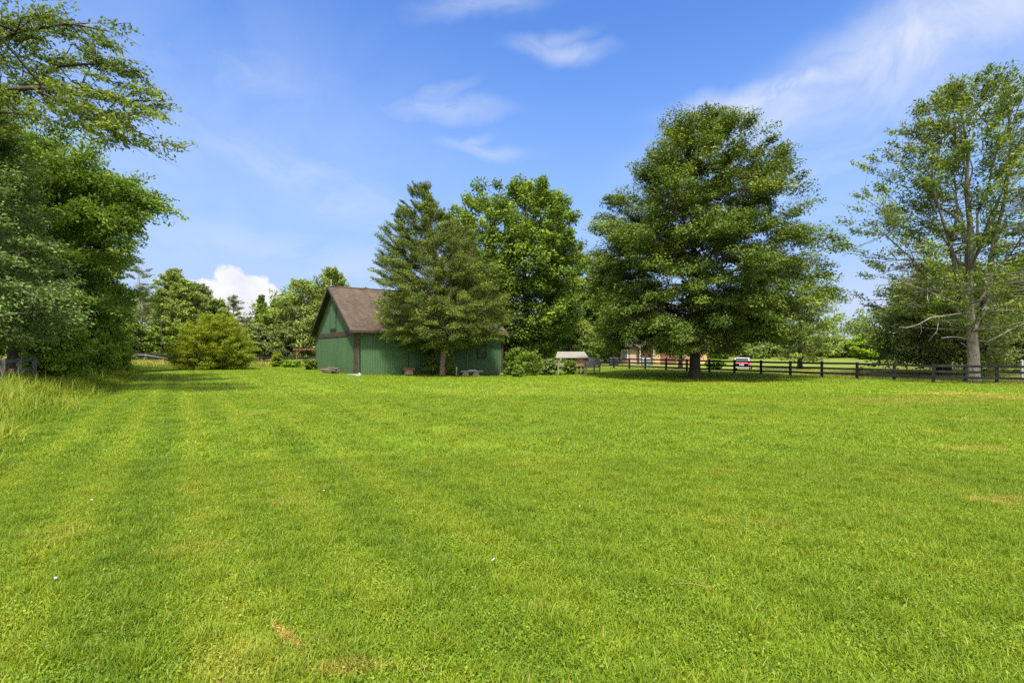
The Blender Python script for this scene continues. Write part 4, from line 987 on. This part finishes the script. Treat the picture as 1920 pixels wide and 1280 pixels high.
an = MB().hexa([(.46, -1.2, .80), (1.82, -1.2, .80), (1.76, -1.14, .80), (.5, -1.14, .80), (.52, -.80, 1.46), (1.76, -.80, 1.46), (1.72, -.74, 1.46), (.56, -.74, 1.46)]).hexa([(.52, -.80, 1.465), (1.76, -.80, 1.465), (1.7, .5, 1.40), (.6, .5, 1.40), (.52, -.80, 1.50), (1.76, -.80, 1.50), (1.7, .5, 1.44), (.6, .5, 1.44)]).build('annex_roof', mat_noise('grey_boards', (.05, .05, .052), (.11, .108, .105), 4, .9, .4, (8, 1, 1)), coop)
for (a, b_) in ((.52, -1.1), (1.7, -1.1), (1.62, .4), (.62, .4)): MB().box(a - .05, a + .05, b_ - .05, b_ + .05, -.1, .82 if b_ < 0 else 1.4).build('leg', OLDW, coop)
for z0 in (.30, .62): MB().box(.5, 1.74, -1.16, -1.11, z0, z0 + .12).build('rail', OLDW, coop)
m, nt, b = new_mat('wire_mesh'); 
b.inputs['Base Color'].default_value = (.12, .12, .11, 1); b.inputs['Roughness'].default_value = .6
wm = MB()
for k in range(15): wm.box(-1.8 + k * .1, -1.79 + k * .1, -.972, -.962, .48, 1.44)
for k in range(9): wm.box(-1.8, -.36, -.976, -.966, .50 + k * .1, .508 + k * .1)
wm.build('wire_panel', m, coop)

# ------------------------------------------------------------------ fences
BLACKW = mat_noise('black_fence_paint', (.008, .008, .009), (.022, .021, .022), 5, .75, .3, (1, 1, 1))
FADEDW = mat_noise('faded_black_fence', (.012, .012, .014), (.030, .030, .034), 5, .8, .3)
GREYRAIL = mat_noise('silvered_rail', (.06, .058, .055), (.14, .135, .13), 5, .85, .4, (3, 3, 3))
def fence(name, label, posts, hgt, mat, rails=(.30, .64, .98), rh=.14, pw=.14, group=None, seed=1, cap=.05):
    r = random.Random(seed); x0, y0 = posts[0]
    root = empty(name, (x0, y0, tz(x0, y0)), 0, label, 'fence', group); b0 = Vector(root.location)
    tops = []
    for k, (x, y) in enumerate(posts):
        z = tz(x, y); a = math.atan2(posts[min(k+1, len(posts)-1)][1] - posts[max(k-1, 0)][1], posts[min(k+1, len(posts)-1)][0] - posts[max(k-1, 0)][0])
        M_ = Matrix.Translation(Vector((x, y, z)) - b0) @ Matrix.Rotation(a + r.uniform(-.05, .05), 4, 'Z') @ Matrix.Rotation(r.uniform(-.015, .015), 4, 'X')
        mb = MB(); mb.box(-pw/2, pw/2, -pw/2, pw/2, -.3, hgt + cap + r.uniform(-.02, .03), M_); mb.build('post', mat, root, bevel=.008)
    for k in range(len(posts) - 1):
        (xa_, ya_), (xb_, yb_) = posts[k], posts[k+1]; za, zb = tz(xa_, ya_), tz(xb_, yb_)
        d = Vector((xb_ - xa_, yb_ - ya_, 0)); L = d.length; nrm = Vector((d.y, -d.x, 0)).normalized()
        if nrm.y > 0: nrm = -nrm
        off = nrm * (pw / 2 + .022)
        for hz_ in rails:
            j0, j1 = r.uniform(-.015, .015), r.uniform(-.015, .015)
            a = Vector((xa_, ya_, za + hz_ * hgt / 1.05 + j0)) - b0 + off + d.normalized() * .004; c = Vector((xb_, yb_, zb + hz_ * hgt / 1.05 + j1)) - b0 + off - d.normalized() * .004
            mb = MB(); mid_ = (a + c) / 2 + Vector((0, 0, r.uniform(-.02, .005)))
            mb.bar(a, mid_, .035, rh); mb.bar(mid_, c, .035, rh); mb.build('rail', mat, root)
    return root
P0 = np.array(G(1750, 717)); dF = np.array([-.53, .848]); fp = []
for px_ in (1151, 1180, 1210, 1249, 1288, 1330, 1377, 1427, 1482, 1541, 1607, 1677, 1750):
    k = (px_ - 960) / F; s = (P0[0] - P0[1] * k) / (-dF[0] + dF[1] * k); fp.append(tuple(P0 + dF * s))
e0 = np.array(fp[0]); fp = [tuple(e0 + dF * 4.6), tuple(e0 + dF * 2.3)] + fp
fp += [(26.8, 30.25), G(1869, 718), (29.15, 29.0), (30.4, 27.0), (31.6, 25.0)]
fence('board_fence', 'black three-rail board fence running past the oak to the ash', fp, 1.06, BLACKW, seed=3)
# rear fence
Pb = np.array([X(205, 74), 74.]); bp_ = [tuple(Pb + DU * 2.44 * k) for k in range(-3, 16)]
fence('board_fence', 'faded dark board fence along the rear edge of the lot behind the dome-shaped bush', bp_, 1.38, FADEDW, rails=(.30, .56, .81, 1.05), seed=5)
cp = [(X(475 + 0, 64) + 0, 64.), (X(510, 64.3), 64.3), (X(545, 64.6), 64.6), (X(578, 64.9), 64.9), (X(612, 65.2), 65.2)]
fence('paddock_fence', 'dark two-rail paddock fence seen between the bush and the barn', cp, 1.1, FADEDW, rails=(.5, .95), seed=6)
lw_ = EDGE_W - 2.3
lp = []
for k in range(9):
    y = 15.2 + k * 2.44 * DV[1]; lp.append(((lw_ - y * DU[1]) / DU[0], y))
fence('rail_fence', 'silvered grey rail fence at the left edge in front of the woods', lp, 1.05, GREYRAIL, seed=7, rails=(.58, 1.0))
o = MB().box(-.06, .06, -.06, .06, -.1, 1.25).hexa([(-.075, -.075, 1.25), (.075, -.075, 1.25), (.075, .075, 1.25), (-.075, .075, 1.25), (-.01, -.01, 1.33), (.01, -.01, 1.33), (.01, .01, 1.33), (-.01, .01, 1.33)]).build('gate_post', mat_noise('white_vinyl', (.26, .26, .255), (.34, .34, .33), 3, .4), None, bevel=.006)
o.location = (X(1916, 33.5), 33.5, tz(X(1916, 33.5), 33.5)); tag(o, 'white square post behind the fence corner at the right edge', 'post')

r3 = np.random.default_rng(33); RP = []
for (x, y) in fp: RP.append(np.array([x, y]) + r3.normal(0, .22, (26, 2)))
for a in np.arange(0, BL, .12): RP.append(BC + DU * a + DV * (-.12) + r3.normal(0, .07, (4, 2)))
for b_ in np.arange(0, BW, .12): RP.append(BC + DU * (-.12) + DV * b_ + r3.normal(0, .07, (4, 2)))
for c_, rr_, n_ in (((xa, ya), .5, 160), ((X(831, yc), yc), .45, 120), ((12.95, 36.2), .55, 70), ((X(1062, 43.6), 43.6), 1.3, 260), ((X(1108, 43.2), 43.2), .8, 120), ((X(884, 40), 40.), .9, 120)):
    t_ = r3.random(n_) * 6.28; q_ = rr_ * (.75 + .5 * r3.random(n_)); RP.append(np.array(c_) + np.stack([np.cos(t_) * q_, np.sin(t_) * q_], 1))
RP = np.concatenate(RP); v, f, t = tall_blades(RP, .10, .38, .02, .5, r3, .0, .75)
tag(mesh_np('rough_grass', v, f, WEED_M, None, t), 'untrimmed grass left round posts, tree trunks and the foot of the barn', 'grass', kind='stuff')

# arbor left of the barn
ar_y = 57.; x_ = X(556, ar_y)
arb = empty('garden_arbor', (x_, ar_y, tz(x_, ar_y)), R(20), 'rusty brown wooden arbor standing just left of the barn', 'arbor')
RUSTW = mat_noise('rusty_wood', (.09, .05, .03), (.18, .10, .06), 4, .85, .3)
for xx in (0, 2.2):
    for yy_ in (0, .8): MB().box(xx - .06, xx + .06, yy_ - .06, yy_ + .06, -.1, 2.02).build('post', RUSTW, arb)
for yy_ in (-.09, .86): MB().box(-.35, 2.55, yy_ - .025, yy_ + .025, 1.86, 2.05).build('beam', RUSTW, arb)
sl2 = MB()
for k in range(7): sl2.box(-.2 + k * .4, -.14 + k * .4, -.3, 1.1, 2.055, 2.13)
sl2.build('slats', RUSTW, arb)
MB().bar((0, -.09, 1.4), (.45, -.09, 1.85), .04, .08).build('brace', RUSTW, arb)
# bare pole among the far trees
o = MB().tube([(0, 0, -.2), (.05, 0, 3), (0, 0, 6.2)], [.06, .05, .03], 8).build('utility_pole', BARK_DARK, None, True)
o.location = (X(302, 73.2), 73.2, 0); tag(o, 'bare weathered pole standing at the rear fence left of the bush', 'pole')
o = MB().tube([(0, 0, 1.05), (2.2, .2, .95), (4.2, .3, .6), (6.5, .4, .25)], [.03, .04, .03, .02], 6).build('fallen_branch', DEAD_WOOD, None, True)
o.location = (X(243, 71), 71, .2); tag(o, 'bleached fallen branch leaning in the weeds at the rear fence', 'branch')

# ------------------------------------------------------------------ house beyond the fence
yh = 72.; hx0, hx1 = X(1163, yh), X(1326, yh)
house = empty('brick_house', (hx0, yh, tz(hx0 + 6, yh)), 0, 'low red brown brick house half hidden under the oak', 'house')
W_ = hx1 - hx0; hd = 9.
m, nt, b = new_mat('red_brick'); BRICK = m
tc = nt.new('ShaderNodeTexCoord').outputs['Object']; s = nt.new('ShaderNodeSeparateXYZ'); nt.l.new(tc, s.inputs[0]); cb = nt.new('ShaderNodeCombineXYZ')
nt.l.new(nt.math('ADD', s.outputs[0], s.outputs[1]), cb.inputs[0]); nt.l.new(s.outputs[2], cb.inputs[1])
br = nt.new('ShaderNodeTexBrick'); nt.l.new(cb.outputs[0], br.inputs['Vector']); br.inputs['Scale'].default_value = 1
br.inputs['Brick Width'].default_value = .22; br.inputs['Row Height'].default_value = .075; br.inputs['Mortar Size'].default_value = .01
br.inputs['Color1'].default_value = (.20, .060, .038, 1); br.inputs['Color2'].default_value = (.29, .10, .06, 1); br.inputs['Mortar'].default_value = (.33, .28, .24, 1)
nt.l.new(br.outputs['Color'], b.inputs['Base Color']); b.inputs['Roughness'].default_value = .9
MB().box(0, W_, 0, hd, -.8, 2.7).poly([(0, 0, 2.7), (0, hd, 2.7), (0, hd / 2, 5.0)], 0, W_, (1, 0, 0)).build('wall', BRICK, house)
hr = MB()
for sg in (0, 1):
    pr = [(0, -.6, 2.55), (0, hd / 2, 5.15), (0, hd / 2, 5.3), (0, -.6, 2.7)]
    if sg: pr = [(0, hd - q[1], q[2]) for q in pr][::-1]
    hr.poly(pr, -.5, W_ + .5, (1, 0, 0))
hr.build('roof', mat_noise('grey_shingles', (.06, .055, .05), (.12, .11, .10), 5, .9), house)
YEL = mat_noise('yellow_panel', (.38, .25, .10), (.48, .33, .14), 4, .7, 0, (6, 6, 1))
for a, b_ in ((1222, 1237), (1312, 1325)):
    MB().box(X(a, yh) - hx0, X(b_, yh) - hx0, -.06, -.003, -.7, 2.6).build('panel', YEL, house)
MB().box(X(1239, yh) - hx0, X(1268, yh) - hx0, -.04, -.004, -.7, 2.2).build('garage_door', mat_noise('brown_door', (.12, .05, .035), (.19, .085, .06), 3, .7, 0, (1, 1, 6)), house)
for a, b_ in ((1181, 1194),):
    MB().box(X(a, yh) - hx0, X(b_, yh) - hx0, -.05, -.004, -.6, 2.5).build('siding_panel', mat_noise('beige_siding', (.28, .21, .15), (.38, .29, .21), 3, .7), house)
for a in (1196, 1221): MB().box(X(a, yh) - hx0 - .09, X(a, yh) - hx0 + .09, -1.3, -1.12, -.7, 2.5).build('porch_post', mat_noise('cream_paint', (.26, .23, .18), (.36, .32, .26), 3, .5), house)
MB().box(X(1192, yh) - hx0, X(1226, yh) - hx0, -1.5, -.004, 2.5, 2.62).build('porch_roof', mat_noise('cream_trim', (.22, .20, .16), (.32, .28, .23), 3, .5), house)
wn_ = MB().box(X(1172, yh) - hx0 - .5, X(1172, yh) - hx0 + .4, -.05, -.004, .7, 2.1).build('window', mat_noise('white_frame', (.6, .6, .58), (.7, .7, .68), 3, .5), house)
MB().box(X(1172, yh) - hx0 - .42, X(1172, yh) - hx0 + .32, -.065, -.052, .78, 2.02).build('pane', GLASS, wn_)
# grills on the patio
def grill(label, px_, y_, mat, mat2, w2=.55, hh=.95):
    x = X(px_, y_); g_ = empty('barbecue_grill', (x, y_, tz(x, y_)), 0, label, 'grill')
    mb = MB(); mb.poly([(0, -.3, .55), (0, .3, .55), (0, .32, .8), (0, .18, hh + .05), (0, -.12, hh + .1), (0, -.3, .85)], -w2, w2, (1, 0, 0)); mb.build('lid', mat, g_, bevel=.03)
    MB().box(-w2 * .95, w2 * .95, -.27, .27, .12, .54).build('cabinet', mat2, g_, bevel=.02)
    for xx in (-1, 1): MB().box(xx * (w2 + .02), xx * (w2 + .3), -.22, .22, .68, .72).build('side_shelf', mat2, g_)
    MB().tube([(-w2 * .7, -.36, .78), (w2 * .7, -.36, .78)], .018, 6).build('handle', mat2, g_)
    for xx in (-.4, .4):
        MB().tube([(xx - .03, -.1, .1), (xx + .03, -.1, .1)], .1, 10).build('wheel', DARK, g_)
grill('dark covered grill on the patio left of the brick house', 1151, 63, mat_noise('black_cover', (.015, .018, .024), (.035, .04, .05), 4, .6), BLACKW)
grill('grey metal grill in front of the porch of the brick house', 1211, 66, mat_noise('grey_steel', (.20, .21, .22), (.32, .33, .34), 4, .45, metal=.3), mat_noise('dark_steel', (.10, .105, .11), (.18, .185, .19), 4, .5))
# young tree beside the trunk of the oak
make_tree('young_tree', 'slim young tree behind the fence just left of the oak trunk', 'tree', (X(1276, 52), 52), [(1.5, .9, .9), (2.4, 1.6, 1.5), (3.4, 1.5, 1.5), (4.6, .8, .8), (5.2, .2, .2)], L_MAPLE, BARK_DARK, 301, n_clump=70, clump=(.35, .6), n_leaf=80, leaf=.2, aspect=.6, trunk_r=.2, n_limb=8, inner=.4)

# ------------------------------------------------------------------ parked car (three-quarter rear view)
ycr = 60.5; xc = X(1393, ycr)
car = empty('parked_car', (xc, ycr, tz(xc, ycr)), R(62), 'silver white hatchback with red tail lights parked beyond the fence', 'car')
PAINT = mat_noise('silver_paint', (.28, .29, .30), (.33, .335, .345), 2, .3, 0, spec=.5); 
CGL = mat_noise('car_glass', (.02, .025, .03), (.04, .045, .05), 2, .08, 0, spec=.6); TYRE = mat_noise('tyre_rubber', (.012, .012, .012), (.025, .025, .025), 6, .85)
RIM = mat_noise('rim_alloy', (.4, .4, .42), (.55, .55, .57), 3, .35, metal=.6); RED = mat_noise('red_lens', (.45, .012, .012), (.6, .03, .03), 4, .25)
# body sections along x (front +): (x, half width, z bottom, z belt)
secs = [(-2.1, .72, .45, .78), (-2.05, .80, .30, .92), (-1.5, .88, .24, .98), (0, .90, .22, .96), (1.2, .88, .24, .92), (1.8, .82, .28, .80), (2.1, .70, .36, .62)]
mb = MB(); rings = []
for (x, hw, z0, z1) in secs:
    rings.append(mb.addv([(x, -hw * .9, z0), (x, -hw, z0 + .15), (x, -hw, z1 - .12), (x, -hw * .9, z1), (x, hw * .9, z1), (x, hw, z1 - .12), (x, hw, z0 + .15), (x, hw * .9, z0)]))
for i, j in zip(rings[:-1], rings[1:]):
    for q in range(8): l = (q + 1) % 8; mb.q.append((i+q, j+q, j+l, i+l))
for r_, fl in ((rings[0], 0), (rings[-1], 1)):
    for q in range(1, 7): mb.t.append((r_, r_+q, r_+q+1) if fl else (r_, r_+q+1, r_+q))
mb.build('body', PAINT, car, True)
def cabin(xb0, xt0, xt1, xb1, hwb, hwt, zb, zt, mat, name):
    m_ = MB(); m_.hexa([(xb0, -hwb, zb), (xb1, -hwb, zb), (xb1, hwb, zb), (xb0, hwb, zb), (xt0, -hwt, zt), (xt1, -hwt, zt), (xt1, hwt, zt), (xt0, hwt, zt)]); return m_.build(name, mat, car, bevel=.04)
cabin(-1.98, -1.45, .35, 1.1, .80, .64, .93, 1.40, CGL, 'windows')
MB().hexa([(-1.62, -.67, 1.385), (.45, -.67, 1.385), (.45, .67, 1.385), (-1.62, .67, 1.385), (-1.45, -.58, 1.46), (.3, -.58, 1.46), (.3, .58, 1.46), (-1.45, .58, 1.46)]).build('roof', PAINT, car, bevel=.03)
pl = MB()
for sg in (-1, 1):
    for a, c in (((-2.0, .80 * sg, .92), (-1.5, .66 * sg, 1.41)), ((-.7, .81 * sg, .95), (-.65, .66 * sg, 1.40)), ((1.08, .80 * sg, .93), (.4, .65 * sg, 1.41))): pl.bar(a, c, .09, .09)
pl.build('pillars', PAINT, car)
for sg in (-1, 1):
    MB().box(-2.13, -1.95, sg * .74 - .13, sg * .74 + .13, .68, .93).build('tail_light', RED, car, bevel=.02)
    MB().box(1.9, 2.06, sg * .6 - .16, sg * .6 + .12, .58, .70).build('headlight', GLASS, car, bevel=.02)
    MB().box(.75, .9, sg * .95 - .08, sg * .95 + .08, .95, 1.06).build('mirror', PAINT, car, bevel=.02)
    for xx in (-1.35, 1.3):
        wh = MB().tube([(xx, sg * .70, .31), (xx, sg * .74, .31), (xx, sg * .88, .31), (xx, sg * .91, .31)], [.27, .31, .31, .27], 18).build('wheel', TYRE, car, True)
        MB().tube([(xx, sg * .905, .31), (xx, sg * .925, .31)], [.19, .17], 14).build('rim', RIM, wh, True)
MB().box(-2.14, -2.08, -.25, .25, .58, .70).build('licence_plate', mat_noise('plate_white', (.6, .6, .6), (.7, .7, .7), 3, .5), car)
MB().box(-2.16, -1.98, -.8, .8, .30, .48).build('bumper', PAINT, car, bevel=.04)
MB().box(-2.135, -2.06, -.6, .6, .80, .88).build('light_bar', RED, car, bevel=.01)

# ------------------------------------------------------------------ small things in the lawn
PETAL = mat_noise('pale_petals', (.26, .25, .31), (.35, .34, .38), 9, .6); STEM = mat_noise('flower_stem', (.07, .15, .02), (.11, .2, .03), 5, .6); EYE = mat_noise('flower_eye', (.5, .42, .2), (.6, .5, .25), 5, .6)
def flower_meshes():
    r = random.Random(9); pm = MB()
    for k in range(9):
        a = k * 2 * math.pi / 9 + r.uniform(-.1, .1); d = Vector((math.cos(a), math.sin(a), 0)); t_ = Vector((-d.y, d.x, 0)); L = .022 * r.uniform(.85, 1.1)
        p = [d * .004 - t_ * .002, d * L * .7 - t_ * .006, d * L + Vector((0, 0, .004)), d * L * .7 + t_ * .006, d * .004 + t_ * .002]
        pm.poly([q + Vector((0, 0, .075)) for q in p], 0, .0015, (0, 0, 1))
    return pm
def make_flower(loc):
    f_ = empty('lawn_flower', loc, 0, 'small pale lilac flower standing in the mown grass', 'flower', 'pale flowers scattered over the lawn')
    flower_meshes().build('petals', PETAL, f_)
    MB().lathe([(.074, .003), (.078, .0065), (.082, .003)], n=8).build('eye', EYE, f_)
    MB().tube([(0, 0, 0), (.004, 0, .04), (0, 0, .076)], .0018, 5).build('stem', STEM, f_)
    return f_
fl0 = None
rf_ = random.Random(2)
for px_, py_ in ((103, 1092), (312, 862), (485, 910), (489, 916), (453, 938), (605, 929), (456, 966), (171, 942), (1090, 962), (932, 1068), (519, 816), (614, 851), (649, 849), (575, 884)):
    x, y = G(px_, py_); loc = (x, y, tz(x, y) + .01)
    if fl0 is None: fl0 = make_flower(loc); o = fl0
    else:
        o = fl0.copy(); COL.objects.link(o)
        for ch in list(fl0.children):
            c = ch.copy(); COL.objects.link(c); c.parent = o
    o.location = loc; o.rotation_euler = (rf_.uniform(.1, .5), rf_.uniform(-.3, .3), rf_.uniform(0, 6)); s = max(1., y / 8.) ; s = rf_.uniform(.7, 1.) * min(1.5, s); o.scale = (s, s, s)
x, y = G(1268, 1106); x2, y2 = G(1340, 1119)
o = MB().tube([(0, 0, .03), ((x2 - x) * .4, (y2 - y) * .3, .05), ((x2 - x) * .7, (y2 - y) * .8, .055), (x2 - x, y2 - y, .035)], [.004, .0045, .0035, .002], 6).build('twig', mat_noise('dry_twig', (.13, .09, .045), (.24, .17, .09), 20, .8), None, True)
o.location = (x, y, tz(x, y)); tag(o, 'thin dry twig lying on the lawn near the camera', 'twig')
# red lily in the unmown bank
x, y = X(22, 18.2), 18.2; z = tz(x, y)
lil = empty('day_lily', (x, y, z), 0, 'single orange red lily in the tall grass at the left edge', 'flower')
pm = MB()
for k in range(6):
    a = k * math.pi / 3; d = Vector((math.cos(a), math.sin(a), .35)).normalized(); t_ = Vector((-math.sin(a), math.cos(a), 0))
    pm.poly([d * .01 + Vector((0, 0, .88)), d * .04 - t_ * .015 + Vector((0, 0, .89)), d * .075 + Vector((0, 0, .87)), d * .04 + t_ * .015 + Vector((0, 0, .89))], 0, .004, (0, 0, 1))
pm.build('petals', mat_noise('lily_red', (.5, .07, .03), (.62, .12, .05), 5, .5), lil)
MB().tube([(0, 0, 0), (.03, 0, .5), (0, 0, .885)], .007, 5).build('stem', STEM, lil)
